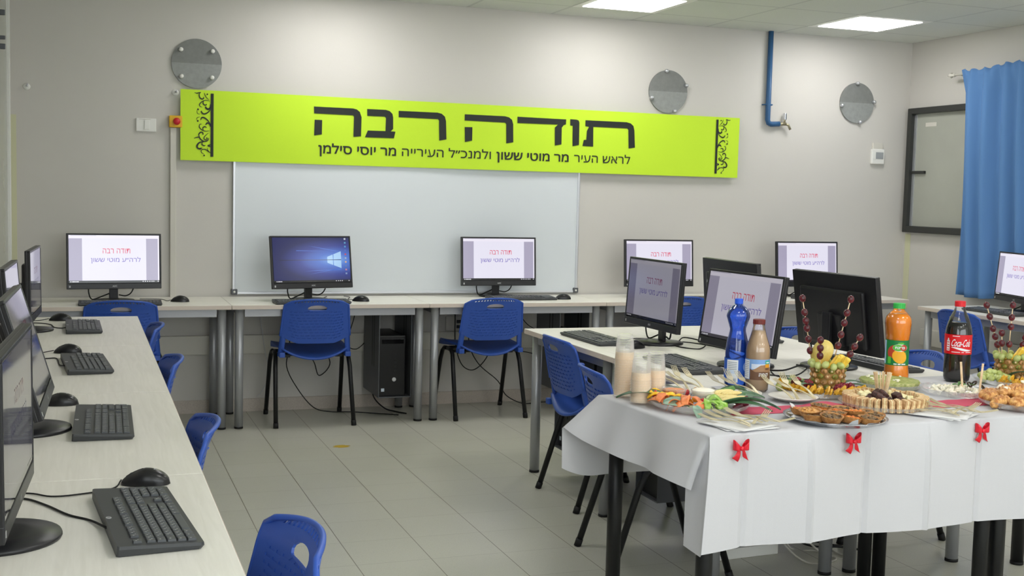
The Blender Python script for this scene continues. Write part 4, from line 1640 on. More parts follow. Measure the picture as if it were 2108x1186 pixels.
def napkins(group, x, y, deg, lab):
    for k in range(4):
        def sheet(u, v, k=k):
            return ((u - .5) * .165, (v - .5) * .165, .0016 * k + .0012 * math.sin(u * 7 + k) * math.sin(v * 6) + (.005 * max(0, u - .8) if k == 3 else 0))
        b = MB()
        b.grid(sheet, 10, 10, M['napkin'], thick=.0008)
        o = b.obj('paper_napkin', None, (x + .006 * math.sin(k * 2.1), y + .006 * math.cos(k * 3.3), Z0 + .001), (0, 0, R(deg + k * 7 - 8)))
        tag(o, 'white paper napkin in the pile under forks ' + lab, 'napkin', group)


napkins('napkins under the camera-side forks', 1.97, -4.555, 8, 'by the vegetable platter')
napkins('napkins beside the pastries', 2.725, -4.545, 30, 'beside the pastries')
F1 = Frame(1.985, -4.575, -29)
for k, (r, d, dg, z) in enumerate(((-.065, -.015, 62, .009), (-.055, .02, 50, .011), (-.025, .035, 58, .014), (.0, .05, 46, .017), (.045, .045, -18, .014), (.06, .02, -82, .010), (.02, .02, 66, .019))):
    fork('champagne coloured fork in heap on napkins by vegetable platter', 'forks on the napkins by the vegetable platter', *F1(r, d, z), math.degrees(F1.a) + dg, 2)
F2 = Frame(2.735, -4.565, -38)
for k, (r, d, dg, z) in enumerate(((-.05, -.025, 72, .009), (-.055, .015, 66, .011), (-.02, .045, 60, .014), (.01, .055, 52, .017), (.055, .04, -30, .013), (.065, .01, -84, .010), (.015, .01, 75, .019))):
    fork('champagne coloured fork in heap on napkins beside pastries', 'forks on the napkins beside the pastries', *F2(r, d, z), math.degrees(F2.a) + dg, 2)


# ---- stacks of clear cups, upside down
cw = MB()
cw.lathe([(.0355, .0), (.0365, .0015), (.0355, .003), (.0335, .0035), (.0325, .02), (.0285, .075), (.0255, .088), (.0245, .090)], M['cup'], 28, caps=False)
cw.lathe([(.0001, .0885), (.0245, .090)], M['cup'], 28, caps=False)
CW = cw.mesh('cup_wall')
cb = MB()
cb.lathe([(.0318, .006), (.0312, .018), (.0302, .030)], M['cupband'], 28, caps=False)
CB = cb.mesh('frosted_band')
for lab, g, x, y, n in (('tallest stack at tablecloth corner', 'tall cup stack', 1.845, -4.02, 16), ('stack in front of the tallest stack', 'front cup stack', 1.842, -4.155, 10), ('stack beside the vegetable platter leaves', 'side cup stack', 1.915, -4.115, 10)):
    for k in range(n):
        t = thing('plastic_cup', 'clear upside-down plastic cup in the ' + lab, 'cup', (x, y, Z0 + .0001 + .0082 * k), k * .7, g)
        put(CW, 'cup_wall', t)
        put(CB, 'frosted_band', t)


# ------------------------------------------------------------------ bottles
def facing(x, y):
    return math.atan2(CAM_P[1] - y, CAM_P[0] - x)


M['waterb'] = thin_clear('blue_water_bottle', '#2f6ae4', .14, 1.6, '#86b4ff', .35)
M['bluecap'] = plain('blue_cap', '#2a5fe0', .35)
M['waterlabel'] = plain('blue_label', '#2d5fc0', .4)
M['paperwhite'] = plain('white_print', '#e3e6ea', .5)
M['palelabel'] = plain('pale_blue_print', '#a9c4ec', .5)
M['printgrey'] = plain('grey_print', '#8f96a2', .5)
M['coffee'] = plain('milky_coffee', '#c4a888', .3, spec=.5, coat=.5)
M['browncap'] = plain('dark_red_brown_cap', '#6d2723', .4)
M['hill'] = plain('brown_label', '#6b4c38', .4)
M['hill2'] = plain('tan_label', '#a07c5c', .4)
M['sky'] = plain('sky_label', '#7ea6dc', .4)
M['sky2'] = plain('pale_sky_label', '#cfd9ea', .4)
M['teal'] = plain('teal_label', '#2fae9a', .4)
M['amber'] = plain('amber_label', '#e39a26', .4)
M['juice'] = plain('orange_juice', '#f59a08', .25, spec=.5, coat=.5)
M['greencap'] = plain('green_cap', '#35b04d', .4)
M['greenlabel'] = plain('green_label', '#17793f', .35)
M['mangored'] = plain('mango_red', '#b8402a', .4)
M['mangoyel'] = plain('mango_yellow', '#efae2a', .4)
M['leaf_lab'] = plain('bright_green_print', '#58b63c', .4)
M['cola'] = plain('cola', '#0d0504', .12, spec=.4, coat=.3)
M['redcap'] = plain('red_cap', '#d8212c', .35)
M['redlabel'] = plain('red_label', '#d4141f', .35)


def wrap(r):
    return lambda p, z: (r * math.cos(p), r * math.sin(p), z)


def patch(b, r, p0, p1, z0, z1, m, n=14):
    """strip of a cylinder from angle p0 to p1 (degrees, 0 faces the camera side)"""
    f = wrap(r)
    b.grid(lambda u, v: f(R(p0 + (p1 - p0) * u), z0 + (z1 - z0) * v), n, 1, m)


def disc_on(b, r, pc, zc, rp, rz, m, n=20, k=0.0):
    f = wrap(r)
    b.grid(lambda u, v: f(R(pc + v * (rp * math.cos(2 * PI * u) + k * math.sin(2 * PI * u))), zc + v * rz * math.sin(2 * PI * u)), n, 6, m)


def words_on(b, body, r, p0, p1, z0, z1, m, bold=.01, shear=0.0):
    f = wrap(r)
    text_on(b, body, m, p0, p1, z0, z1, lambda p, z: f(R(p + shear * ((z - z0) / (z1 - z0) - .5)), z), bold, 0)


def bottle(name, label, x, y, prof, body_m, cap, cap_m, liquid=None):
    t = thing(name, label, 'bottle', (x, y, Z0), facing(x, y))
    b = MB()
    b.lathe([(.002, .004)] + prof, body_m, 36)
    b.obj('bottle_body', t)
    if liquid:
        m, pr = liquid
        c = MB()
        c.lathe(pr, m, 36)
        c.obj('drink', t)
    r, z0, z1 = cap
    c = MB()
    n = 40
    vs = []
    for z, k in ((z0, 1), (z1 - .002, 1), (z1, .9)):
        for i in range(n):
            a = 2 * PI * i / n
            q = r * k * (1 + (.03 if i % 2 else 0))
            vs.append((q * math.cos(a), q * math.sin(a), z))
    c.add(vs, [(j * n + i, j * n + (i + 1) % n, (j + 1) * n + (i + 1) % n, (j + 1) * n + i) for j in range(2) for i in range(n)] + [tuple(2 * n + i for i in range(n))], cap_m)
    c.obj('cap', t)
    return t


k = .00035
P = [(.036, 0), (.042, .008), (.043, .03), (.0425, .10), (.0405, .142), (.037, .170), (.032, .190), (.0285, .204), (.0285, .214), (.033, .228), (.0375, .242), (.0415, .256), (.0405, .268), (.035, .280), (.026, .290), (.017, .298), (.0125, .304), (.0125, .312)]
w = bottle('water_bottle', 'tall blue wasp-waisted plastic water bottle on white tablecloth', 2.335, -3.925, P, M['waterb'], (.0145, .303, .321), M['bluecap'])
b = MB()
patch(b, .0436, -120, 90, .036, .108, M['waterlabel'], 40)
patch(b, .0440, -48, 8, .024, .104, M['paperwhite'])
for j in range(7):
    patch(b, .0443, -42, 2, .094 - j * .0062, .0965 - j * .0062, M['printgrey'] if j < 5 else M['palelabel'])
for j in range(12):
    patch(b, .0443, -28 + j * 2.3, -28 + j * 2.3 + (1.5 if j % 3 else .8), .026, .038, M['printgrey'], 1)
disc_on(b, .0440, 62, .080, 30, .022, M['palelabel'])
for j in range(3):
    patch(b, .0443, 46 + j * 9, 52 + j * 9, .079, .083 + .002 * (j % 2), M['waterlabel'], 2)
b.obj('bottle_label', w)

P = [(.034, 0), (.0395, .006), (.0405, .03), (.0425, .075), (.0428, .14), (.041, .158), (.035, .176), (.0285, .196), (.0232, .216), (.0205, .228), (.0198, .240)]
L = [(.002, .005), (.033, .005), (.0385, .009), (.0395, .03), (.0415, .075), (.0418, .14), (.040, .158), (.034, .176), (.0275, .196), (.0225, .215), (.002, .2155)]
w = bottle('coffee_drink_bottle', 'milky coffee drink bottle with dark red-brown cap beside the blue bottle', 2.372, -4.005, P, M['clear2'], (.0212, .238, .255), M['browncap'], (M['coffee'], L))
b = MB()
patch(b, .0432, -130, 150, .044, .116, M['sky'], 44)
patch(b, .0435, -28, 150, .082, .100, M['sky2'], 30)
f = wrap(.0437)
hp = [(-35, .044), (150, .044), (150, .07), (95, .078), (70, .09), (45, .098), (15, .096), (-8, .084), (-35, .074)]
def fillpoly(b, r, pts, m):
    """polygon given as angle/height columns (lower run then upper run back)"""
    f = wrap(r)
    n = 40
    lo = [p for p in pts[:2]]
    up = sorted(pts[2:], key=lambda q: q[0])
    a0, a1 = lo[0][0], lo[1][0]
    def top(a):
        for (x0, y0), (x1, y1) in zip(up, up[1:]):
            if x0 <= a <= x1:
                return y0 + (y1 - y0) * (a - x0) / (x1 - x0 + 1e-9)
        return up[-1][1]
    b.grid(lambda u, v: f(R(a0 + (a1 - a0) * u), lo[0][1] + (top(a0 + (a1 - a0) * u) - lo[0][1]) * v), n, 1, m)
fillpoly(b, .0437, hp, M['hill2'])
fillpoly(b, .0440, [(-35, .044), (150, .044), (150, .066), (60, .070), (30, .074), (-10, .072), (-35, .083)], M['hill'])
patch(b, .0442, -75, -38, .046, .112, M['paperwhite'])
for j in range(9):
    patch(b, .0444, -71, -42, .105 - j * .0064, .1072 - j * .0064, M['printgrey'])
patch(b, .0442, 38, 66, .100, .112, M['teal'])
patch(b, .0442, 38, 66, .088, .100, M['amber'])
patch(b, .0444, 38, 62, .080, .086, M['hill'])
patch(b, .0444, 43, 61, .1035, .1075, M['paperwhite'], 4)
words_on(b, heb('קכה'), .0444, 8, 55, .052, .068, M['paperwhite'], .02)
patch(b, .0444, 24, 26.5, .0605, .068, M['paperwhite'], 2)
patch(b, .0444, 24, 31, .0588, .0612, M['paperwhite'], 3)
b.obj('bottle_label', w)

P = [(.040, 0), (.0465, .006), (.0465, .03), (.0435, .062), (.0425, .07), (.0425, .160), (.0435, .165), (.0455, .185), (.0485, .222), (.0475, .238), (.043, .250), (.032, .262), (.0215, .272), (.0188, .28)]
L = [(.002, .005), (.039, .005), (.0455, .009), (.0455, .03), (.0425, .062), (.0415, .07), (.0415, .160), (.0425, .165), (.0445, .185), (.0475, .222), (.0465, .238), (.042, .249), (.034, .259), (.002, .2595)]
w = bottle('juice_bottle', 'orange mango juice bottle with green cap', 3.03, -3.925, P, M['clear2'], (.0218, .279, .299), M['greencap'], (M['juice'], L))
b = MB()
patch(b, .0436, -130, 110, .066, .161, M['greenlabel'], 44)
patch(b, .0439, -80, -62, .07, .158, M['palelabel'])
disc_on(b, .0440, -20, .118, 28, .024, M['mangored'], k=6)
disc_on(b, .0443, 14, .100, 36, .026, M['mangoyel'], k=-5)
for j in (-1, 0, 1):
    for sgn in (-1, 1):
        f = wrap(.0446)
        p0, p1 = 14 + j * 16 - sgn * 14, 14 + j * 16 + sgn * 14
        b.add([f(R(p0), .086), f(R(p0 + 3), .086), f(R(p1 + 3), .116), f(R(p1), .116)], [(0, 1, 2, 3)], M['amber'])
disc_on(b, .0447, 15, .133, 37, .014, M['paperwhite'])
disc_on(b, .0449, 6, .133, 27, .012, M['leaf_lab'])
disc_on(b, .0449, 32, .133, 18, .012, M['mangored'])
words_on(b, heb('כריגת'), .0453, -10, 38, .128, .138, M['paperwhite'], .02)
patch(b, .0453, 29.5, 31.5, .1325, .138, M['paperwhite'], 2)
patch(b, .0453, 29.5, 34, .1318, .1335, M['paperwhite'], 2)
disc_on(b, .0447, 18, .150, 16, .004, M['leaf_lab'])
patch(b, .0441, -46, -28, .072, .098, M['leaf_lab'])
for p0, p1 in ((-14, 2), (6, 20), (24, 46)):
    patch(b, .0441, p0, p1, .0693, .0735, M['paperwhite'], 4)
b.obj('bottle_label', w)

P = [(.036, 0), (.046, .006), (.0488, .02), (.0488, .06), (.0485, .10), (.0492, .108), (.0492, .182), (.0485, .19), (.046, .207), (.0395, .230), (.032, .250), (.0225, .270), (.0182, .283), (.018, .29)]
L = [(.002, .005), (.035, .005), (.045, .008), (.0478, .02), (.0478, .06), (.0475, .10), (.0482, .108), (.0482, .182), (.0475, .19), (.045, .207), (.0395, .2265), (.002, .227)]
w = bottle('cola_bottle', 'cola bottle with red cap and red label in front of pineapple', 3.28, -3.965, P, M['clear2'], (.0195, .288, .309), M['redcap'], (M['cola'], L))
b = MB()
patch(b, .0500, -130, 130, .108, .183, M['redlabel'], 48)
words_on(b, 'Coca-Cola', .0506, -27, 58, .138, .166, M['paperwhite'], .012, 9)
f = wrap(.0506)
wv = [(-28 + 92 * i / 20, .129 + .005 * math.cos(i / 20 * PI * 1.2), .0005 + .004 * math.sin(PI * i / 20)) for i in range(21)]
b.add([f(R(p), z + s * h) for p, z, h in wv for s in (-1, 1)], [(2 * i, 2 * i + 2, 2 * i + 3, 2 * i + 1) for i in range(20)], M['paperwhite'])
patch(b, .0504, -52, -36, .120, .160, M['paperwhite'], 4)
disc_on(b, .0504, -44, .163, 4, .006, M['paperwhite'])
for j in range(4):
    patch(b, .0506, -50, -38, .124 + j * .009, .127 + j * .009, M['redlabel'], 2)
patch(b, .0504, -24, 6, .1762, .1786, M['paperwhite'], 5)
for p0, p1 in ((-26, 10), (16, 26), (34, 62)):
    patch(b, .0504, p0, p1, .1155, .1178, M['paperwhite'], 4)
b.obj('bottle_label', w)


# ------------------------------------------------------------------ food
def food(n, a, b, **kw):
    M[n] = m_speckle(n, a, b, **kw)


food('carrot', '#e47c42', '#f2945a', scale=60, rough=.45, sss=.1)
food('pepper', '#f4bc1c', '#ffd23c', scale=30, rough=.3, bump=0)
food('celery', '#82b03c', '#a8cc62', scale=50, rough=.35, sss=.1)
food('corn', '#e3c878', '#f2e2a2', scale=420, rough=.45, bump=.5)
food('cucumber', '#3f6d2c', '#5e8d3e', scale=60, rough=.4)
food('cucumber_in', '#c8d99a', '#dce8b8', scale=40, rough=.4, bump=0)
food('beet', '#4b1024', '#78182f', scale=80, rough=.35)
food('palmleaf', '#2c4a34', '#4f7350', scale=25, rough=.4, bump=0)
food('palmpale', '#7c9c84', '#94ae98', scale=25, rough=.35, bump=0)
food('grape', '#a2ae5c', '#bcc680', scale=25, rough=.22, bump=0, sss=.3)
food('redgrape', '#3d141c', '#6d2630', scale=30, rough=.18, bump=0, sss=.15)
food('pinerind', '#6b5a1c', '#a87b34', scale=55, rough=.55, lo=.3, hi=.7)
food('pineeye', '#8c6a3c', '#c79464', scale=80, rough=.55)
food('pinegreen', '#56611f', '#8a8434', scale=60, rough=.55)
food('pineflesh', '#f3c93c', '#ffe06a', scale=60, rough=.35, sss=.2)
food('melon', '#dcc468', '#e8d684', scale=40, rough=.4, sss=.2)
food('raspberry', '#5e0c1c', '#96182e', scale=260, rough=.35, bump=.8)
food('purpleleaf', '#5a1c3a', '#a0506c', scale=50, rough=.5)
food('starslice', '#cf981c', '#e6b83c', scale=60, rough=.35, sss=.15)
food('crust', '#9a6430', '#bd8a4e', scale=90, rough=.6)
food('mushroom', '#3f2a18', '#8a6a3c', scale=150, rough=.5, bump=.9)
food('carrotfill', '#c85a1c', '#ee9a3c', scale=170, rough=.5, bump=.9)
food('cheesefill', '#a86a2a', '#dca65a', scale=120, rough=.5, bump=.7)
food('bread', '#bd9566', '#dcbb8e', scale=110, rough=.75)
food('darkbread', '#2d1713', '#56302a', scale=110, rough=.6)
food('whitecheese', '#e8e2cc', '#f6f2e4', scale=60, rough=.55, sss=.15)
food('yellowcheese', '#e6d9a2', '#f2eac0', scale=60, rough=.5, sss=.1)
food('olive', '#22180f', '#48361c', scale=40, rough=.25, bump=0)
food('pastry', '#a8602a', '#eebc72', scale=70, rough=.42, lo=.35, hi=.66)
food('quiche', '#7c8a3c', '#b6bb72', scale=70, rough=.5, lo=.35, hi=.65)
food('quicheside', '#8d9650', '#c1bf84', scale=60, rough=.5)
food('pick', '#d9bd92', '#ecd7b2', scale=30, rough=.6, bump=0)
M['tomato'] = plain('red_tomato', '#b81c24', .15, spec=.6, coat=.5)
M['ytomato'] = plain('yellow_tomato', '#dc951c', .15, spec=.6, coat=.5)
M['dip'] = plain('orange_dip', '#f0935a', .35, sss=.2)
M['wdip'] = plain('white_dip', '#f3eddb', .4, sss=.2)
M['paperd'] = m_cloth('tray_paper', '#d6d8da', 300, .1)


def rq(seed):
    r = random.Random(seed)
    return Matrix.Rotation(r.uniform(0, 6.28), 3, 'Z') @ Matrix.Rotation(r.uniform(-.5, .5), 3, 'X') @ Matrix.Rotation(r.uniform(-.5, .5), 3, 'Y')


def item(me, name, label, cat, group, p, rot=(0, 0, 0), sc=1.0):
    o = put(me, name, None, p, rot)
    o.scale = (sc, sc, sc) if not isinstance(sc, tuple) else sc
    return tag(o, label, cat, group)


def platter(name, label, c, r, lip=.024, m='clear', flat=.78):
    t = MB()
    t.lathe([(.002, .0005), (r * flat, .0005), (r * .93, lip * .45), (r, lip), (r * 1.005, lip + .001), (r * .99, lip + .0025), (r * .92, lip * .6), (r * flat - .002, .0035), (.002, .0035)], M[m], 48, caps=False)
    return tag(t.obj(name, None, c), label, 'platter')


def curl_mesh(m, L, w, amp, th=.0016, tw=.5):
    b = MB()
    b.grid(lambda u, v: ((u - .5) * L, (v - .5) * w * (1 - .35 * abs(2 * u - 1) ** 2) + .2 * w * math.sin(u * 3), amp * math.sin(u * PI) + tw * w * (v - .5) * (u - .5)), 12, 4, M[m], thick=th)
    return b


def leaf_mesh(m, L, w, droop):
    b = MB()
    b.grid(lambda u, v: (u * L, (v - .5) * w * math.sin(PI * min(1, .08 + u * .92)) ** .7, L * .12 * math.sin(u * 2.6) - droop * u * u - .25 * w * abs(v - .5) * -1), 18, 4, M[m], thick=.0006)
    return b.mesh('palm_leaf')


# ---- vegetable platter
V = Frame(1.994, -4.274, -28.7)
platter('serving_platter', 'clear round platter of raw vegetables and dips at aisle end of table', V(0, 0), .165)
bowl = [(.003, .002), (.026, .002), (.036, .014), (.041, .032), (.042, .034), (.040, .033), (.034, .015), (.024, .005), (.003, .005)]
for nm, lab, r, d, dm, top in (('orange', 'small clear bowl of orange dip on vegetable platter', -.082, .045, 'dip', .028), ('white', 'small clear bowl of thick white dip on vegetable platter', .012, .03, 'wdip', .030)):
    t = thing('dip_bowl', lab, 'bowl', V(r, d, .008), 0, 'dip bowls on the vegetable platter')
    b = MB()
    b.lathe(bowl, M['clear'], 30, caps=False)
    t.location.z += .014
    b.obj('clear_bowl', t)
    b = MB()
    if nm == 'white':
        b.lathe([(.003, .006), (.024, .0062), (.034, .016), (.0385, .026), (.036, .033), (.026, .037), (.012, .040), (.003, .041)], M[dm], 28)
    else:
        b.lathe([(.003, .006), (.024, .0062), (.034, .016), (.038, .027), (.034, .0285), (.003, .029)], M[dm], 28)
    b.obj('dip', t)
tom = MB()
tom.ball((0, 0, 0), (.0135, .0135, .0128), M['tomato'], 16, 10)
TOM = tom.mesh('cherry_tomato')
tom = MB()
tom.ball((0, 0, 0), (.0115, .0115, .0105), M['ytomato'], 16, 10)
YTOM = tom.mesh('yellow_tomato')
for r, d, z in ((-.143, .02, .036), (.012, -.075, .034), (-.08, .11, .03), (-.045, .115, .03)):
    item(TOM, 'cherry_tomato', 'glossy red cherry tomato among the vegetables and dips', 'tomato', 'red cherry tomatoes', V(r, d, z))
for r, d, z in ((-.012, .095, .042), (-.014, -.045, .036), (-.03, -.065, .03)):
    item(YTOM, 'cherry_tomato', 'small yellow-orange cherry tomato among the vegetables', 'tomato', 'yellow cherry tomatoes', V(r, d, z))
car = [curl_mesh('carrot', .060, .030, a, .0018, t).mesh('carrot_slice') for a, t in ((.016, .6), (.022, -.5), (.010, .8))]
rr = random.Random(3)
for i, (r, d, z) in enumerate(((-.135, -.035, .022), (-.115, -.045, .026), (-.125, -.015, .030), (-.06, -.105, .020), (-.042, -.095, .030), (-.028, -.11, .024), (-.05, -.08, .036), (-.002, -.105, .022), (.008, -.09, .026), (-.02, -.085, .034), (-.075, -.095, .018), (-.09, -.07, .020))):
    item(car[i % 3], 'carrot_slice', 'curled orange carrot slice on vegetable platter', 'carrot', 'carrot slices on the vegetable platter', V(r, d, z), (rr.uniform(-.6, .6), rr.uniform(-.5, .5), rr.uniform(0, 6.3)))
pep = curl_mesh('pepper', .045, .014, .010, .004, .3).mesh('pepper_strip')
for i, (r, d, z) in enumerate(((-.155, .01, .024), (-.148, -.01, .024), (-.14, .045, .026), (-.12, .01, .024), (-.105, -.01, .024), (-.09, -.02, .026), (-.07, -.03, .024), (-.15, .03, .028))):
    item(pep, 'pepper_strip', 'yellow pepper strip on vegetable platter', 'pepper', 'yellow pepper strips', V(r, d, z + .012), (rr.uniform(-.7, .7), rr.uniform(-.4, .4), rr.uniform(0, 6.3)))
cel = [curl_mesh('celery', L, .024, a, .003, .5).mesh('green_pepper_strip') for L, a in ((.065, .016), (.055, .024))]
for i, (r, d, z) in enumerate(((.025, -.105, .030), (.04, -.115, .022), (.055, -.10, .028), (.045, -.09, .034), (.065, -.115, .020), (.02, -.12, .018), (.075, -.095, .024))):
    item(cel[i % 2], 'green_pepper_strip', 'bright green pepper strip on vegetable platter', 'pepper', 'green pepper strips', V(r, d, z), (rr.uniform(-.5, .5), rr.uniform(-.5, .5), rr.uniform(-.6, 1.4)))
co = MB()
co.lathe([(.002, -.036), (.006, -.034), (.0088, -.024), (.0095, -.005), (.0085, .012), (.006, .026), (.002, .036)], M['corn'], 14)
CORN = co.mesh('baby_corn')
for i, (r, d, z, a) in enumerate(((.06, .015, .026, .15), (.075, .03, .040, .35), (.09, -.005, .028, .1), (.10, .02, .038, .0), (.115, -.03, .030, -.2), (.10, -.045, .028, .1), (.085, -.06, .026, -.4), (.12, .0, .026, .2), (.05, .04, .028, .5))):
    item(CORN, 'baby_corn', 'pale yellow baby corn cob on vegetable platter', 'baby corn', 'baby corn cobs', V(r, d, z + .012), (0, PI / 2 - .12, V.a + a), .95)
cu_ = MB()
cu_.grid(lambda u, v: ((u - .5) * .085, .010 * math.cos(PI * v), .010 * math.sin(PI * v)), 8, 8, M['cucumber'])
cu_.grid(lambda u, v: ((u - .5) * .085, .010 * (1 - 2 * v), .0003 + .004 * math.sin(PI * v)), 8, 4, M['cucumber_in'])
for e in (-.0425, .0425):
    cu_.add([(e, .010 * math.cos(PI * i / 8), .010 * math.sin(PI * i / 8)) for i in range(9)], [tuple(range(9))], M['cucumber_in'])
CUC = cu_.mesh('cucumber_stick')
for i, (r, d, z, a) in enumerate(((.035, .075, .032, .7), (.05, .09, .038, .75), (.06, .07, .040, .6), (.075, .085, .044, .55), (.09, .07, .036, .3), (.105, .06, .034, .2))):
    item(CUC, 'cucumber_stick', 'green cucumber stick at the back of vegetable platter', 'cucumber', 'cucumber sticks', V(r, d, z), (rr.choice((PI * .85, .3)), -.18, V.a + a))
sl = MB()
sl.lathe([(.001, -.002), (.0165, -.002), (.0165, .002), (.001, .002)], M['cucumber_in'], 20)
sl.lathe([(.0165, -.0021), (.0175, -.0021), (.0175, .0021), (.0165, .0021)], M['cucumber'], 20, caps=False)
SLC = sl.mesh('cucumber_slice')
for r, d, z in ((.035, -.03, .034), (.045, -.045, .036)):
    item(SLC, 'cucumber_slice', 'round cucumber slice in middle of vegetable platter', 'cucumber', 'cucumber slices', V(r, d, z), (1.0, .3, V.a))
be = MB()
be.box((0, 0, 0), (.032, .020, .016), M['beet'], .005)
BE = be.mesh('beet_piece')
for i, (r, d, z) in enumerate(((.125, -.005, .030), (.14, .0, .034), (.135, -.025, .026), (.12, -.05, .020), (.145, -.02, .028), (.13, .015, .026))):
    item(BE, 'beet_piece', 'dark red beet piece at edge of vegetable platter', 'beet', 'beet pieces', V(r, d, z), (rr.uniform(-.6, .6), .4, rr.uniform(0, 3)))
g = 'long green leaves round the vegetable platter'
LF = [leaf_mesh('palmleaf', L, w, dr) for L, w, dr in ((.17, .034, .022), (.20, .040, .03), (.12, .036, .015))]
LP = leaf_mesh('palmpale', .085, .046, .012)
for i, (r, d, z, a, k) in enumerate(((-.09, .08, .022, 2.75, 0), (-.07, .0, .018, 3.05, 1), (.05, -.085, .022, .05, 1), (.07, .02, .020, .55, 0), (.06, -.07, .018, -.3, 0), (.04, .11, .020, .8, 0), (-.05, .12, .02, 2.2, 2))):
    item(LF[k], 'palm_leaf', 'long green palm leaf poking out of vegetable platter', 'leaf', g, V(r, d, z + .004), (.55 * math.cos(i * 1.9), -.06, V.a + a))
item(LP, 'palm_leaf', 'short pale leaf tip folded at front rim of vegetable platter', 'leaf', g, V(-.115, -.085, .026), (.5, 0, V.a - .25))
item(leaf_mesh('palmpale', .05, .03, .02), 'palm_leaf', 'small grey-green leaf bending over front rim of vegetable platter', 'leaf', g, V(-.015, -.135, .03), (0, .5, V.a - 1.2))

# ---- tart tray
T = Frame(2.312, -4.556, -36.2)
tr = MB()
tr.lathe([(.002, .0005), (.130, .0005), (.145, .010), (.156, .015), (.158, .014), (.158, .016), (.146, .013), (.130, .0022), (.002, .0022)], M['foil'], 56, caps=False)
tag(tr.obj('tart_tray', None, T(0, 0), (0, 0, T.a)), 'shiny round foil tray full of small tarts near the table edge', 'tray')
dl = MB()
dl.grid(lambda u, v: (.001 + (.136 + .009 * (i_ := 1) * math.cos(u * 2 * PI * 14) * (v > .95)) * v * math.cos(u * 2 * PI), (.136 + .006 * math.cos(u * 2 * PI * 14) * (v > .95)) * v * math.sin(u * 2 * PI), .0035 + .010 * max(0, v - .86) / .14), 112, 8, M['paperd'])
for a0, hh in ((2.75, .032), (-1.15, .026), (.15, .02)):
    dl.add([(.125 * math.cos(a0 - .16), .125 * math.sin(a0 - .16), .006), (.125 * math.cos(a0 + .16), .125 * math.sin(a0 + .16), .006), (.150 * math.cos(a0 + .05), .150 * math.sin(a0 + .05), hh + .006), (.146 * math.cos(a0 - .06), .146 * math.sin(a0 - .06), hh)], [(0, 1, 2, 3)], M['paperd'])
tag(dl.obj('tray_liner', None, T(0, 0), (0, 0, T.a)), 'white paper liner with raised corners under the tarts', 'paper liner')
cr = MB()
n = 32
vs = []
prof = [(.018, 0), (.024, .001), (.0315, .017), (.0325, .0185), (.029, .018), (.027, .0135)]
for r, z in prof:
    for i in range(n):
        q = r * (1 + (.03 if i % 2 else -.01) * (z > .0005) * (r > .028))
        vs.append((q * math.cos(2 * PI * i / n), q * math.sin(2 * PI * i / n), z))
cr.add(vs, [(j * n + i, j * n + (i + 1) % n, (j + 1) * n + (i + 1) % n, (j + 1) * n + i) for j in range(len(prof) - 1) for i in range(n)] + [tuple(range(n - 1, -1, -1))], M['crust'], True)
CR = cr.mesh('crust')


def lumpy(m, r, h, seed, n=14):
    q = random.Random(seed)
    b = MB()
    b.lathe([(.001, 0), (r, 0), (r * .96, h * .5), (r * .6, h), (.001, h)], M[m], 20)
    for i in range(n):
        a, d = q.uniform(0, 6.28), r * .85 * math.sqrt(q.random())
        b.ball((d * math.cos(a), d * math.sin(a), h * .9), (q.uniform(.004, .009), q.uniform(.003, .006), q.uniform(.0025, .005)), M[m], 7, 5, rq(seed * 31 + i))
    return b.mesh('filling')


FILL = [lumpy('mushroom', .0275, .004, 1), lumpy('carrotfill', .0275, .004, 2), lumpy('cheesefill', .0275, .004, 5)]
spots = [(-.105, .03, 1), (-.045, .085, 0), (.02, .09, 0), (.08, .075, 0), (-.075, -.015, 2), (-.055, .04, 1), (.01, .035, 1), (.055, .025, 1), (.115, .02, 0), (-.06, -.075, 0), (-.0, -.03, 0), (.045, -.05, 1), (.10, -.035, 0), (-.01, -.09, 0)]
kind = {0: 'dark mushroom', 1: 'orange carrot', 2: 'golden cheese'}
for i, (r, d, k) in enumerate(spots):
    t = thing('tart', 'small baked tart with %s filling on the foil tray' % kind[k], 'tart', T(r, d, .004 + .007 * (i % 3 == 1)), i * 1.1, 'tarts with %s filling' % kind[k])
    t.scale = (1.1, 1.1, 1.1)
    t.rotation_euler = (.10 * math.sin(i * 2.2), .12 * math.cos(i * 1.7), i * 1.1)
    put(CR, 'crust', t)
    put(FILL[k], 'filling', t, (0, 0, .0125))

# ---- finger sandwich platter
S = Frame(2.628, -4.385, -37.7)
platter('serving_platter', 'clear platter ringed with bread fingers in the middle of the table', S(0, 0), .150, .016)
br = MB()
br.box((0, 0, .0195), (.032, .0175, .039), M['bread'], .003)
br.box((0, .0002, .0195), (.0325, .003, .0395), M['yellowcheese'], .001)
BR = br.mesh('bread_finger')
for i in range(36):
    a = 2 * PI * i / 36
    item(BR, 'bread_finger', 'golden bread finger standing in the ring on clear platter', 'bread', 'bread fingers on the platter', S(.119 * math.cos(a), .119 * math.sin(a), .004), (rr.uniform(-.12, .12), .1, S.a + a), (1, 1, rr.uniform(.92, 1.06)))
dk = MB()
dk.box((0, 0, 0), (.036, .022, .020), M['darkbread'], .006)
DK = dk.mesh('dark_bread_piece')
for i in range(16):
    a, q = rr.uniform(0, 6.28), .07 * math.sqrt(rr.random())
    item(DK, 'dark_bread_piece', 'dark brown bread piece heaped inside the ring of bread fingers', 'bread', 'dark bread pieces', S(q * math.cos(a) - .01, q * math.sin(a) - .028, .018 + .012 * (i % 3)), (rr.uniform(-.6, .6), rr.uniform(-.5, .5), rr.uniform(0, 6.3)))
ch = MB()
ch.box((0, 0, 0), (.022, .020, .018), M['yellowcheese'], .003)
CHE = ch.mesh('cheese_cube')
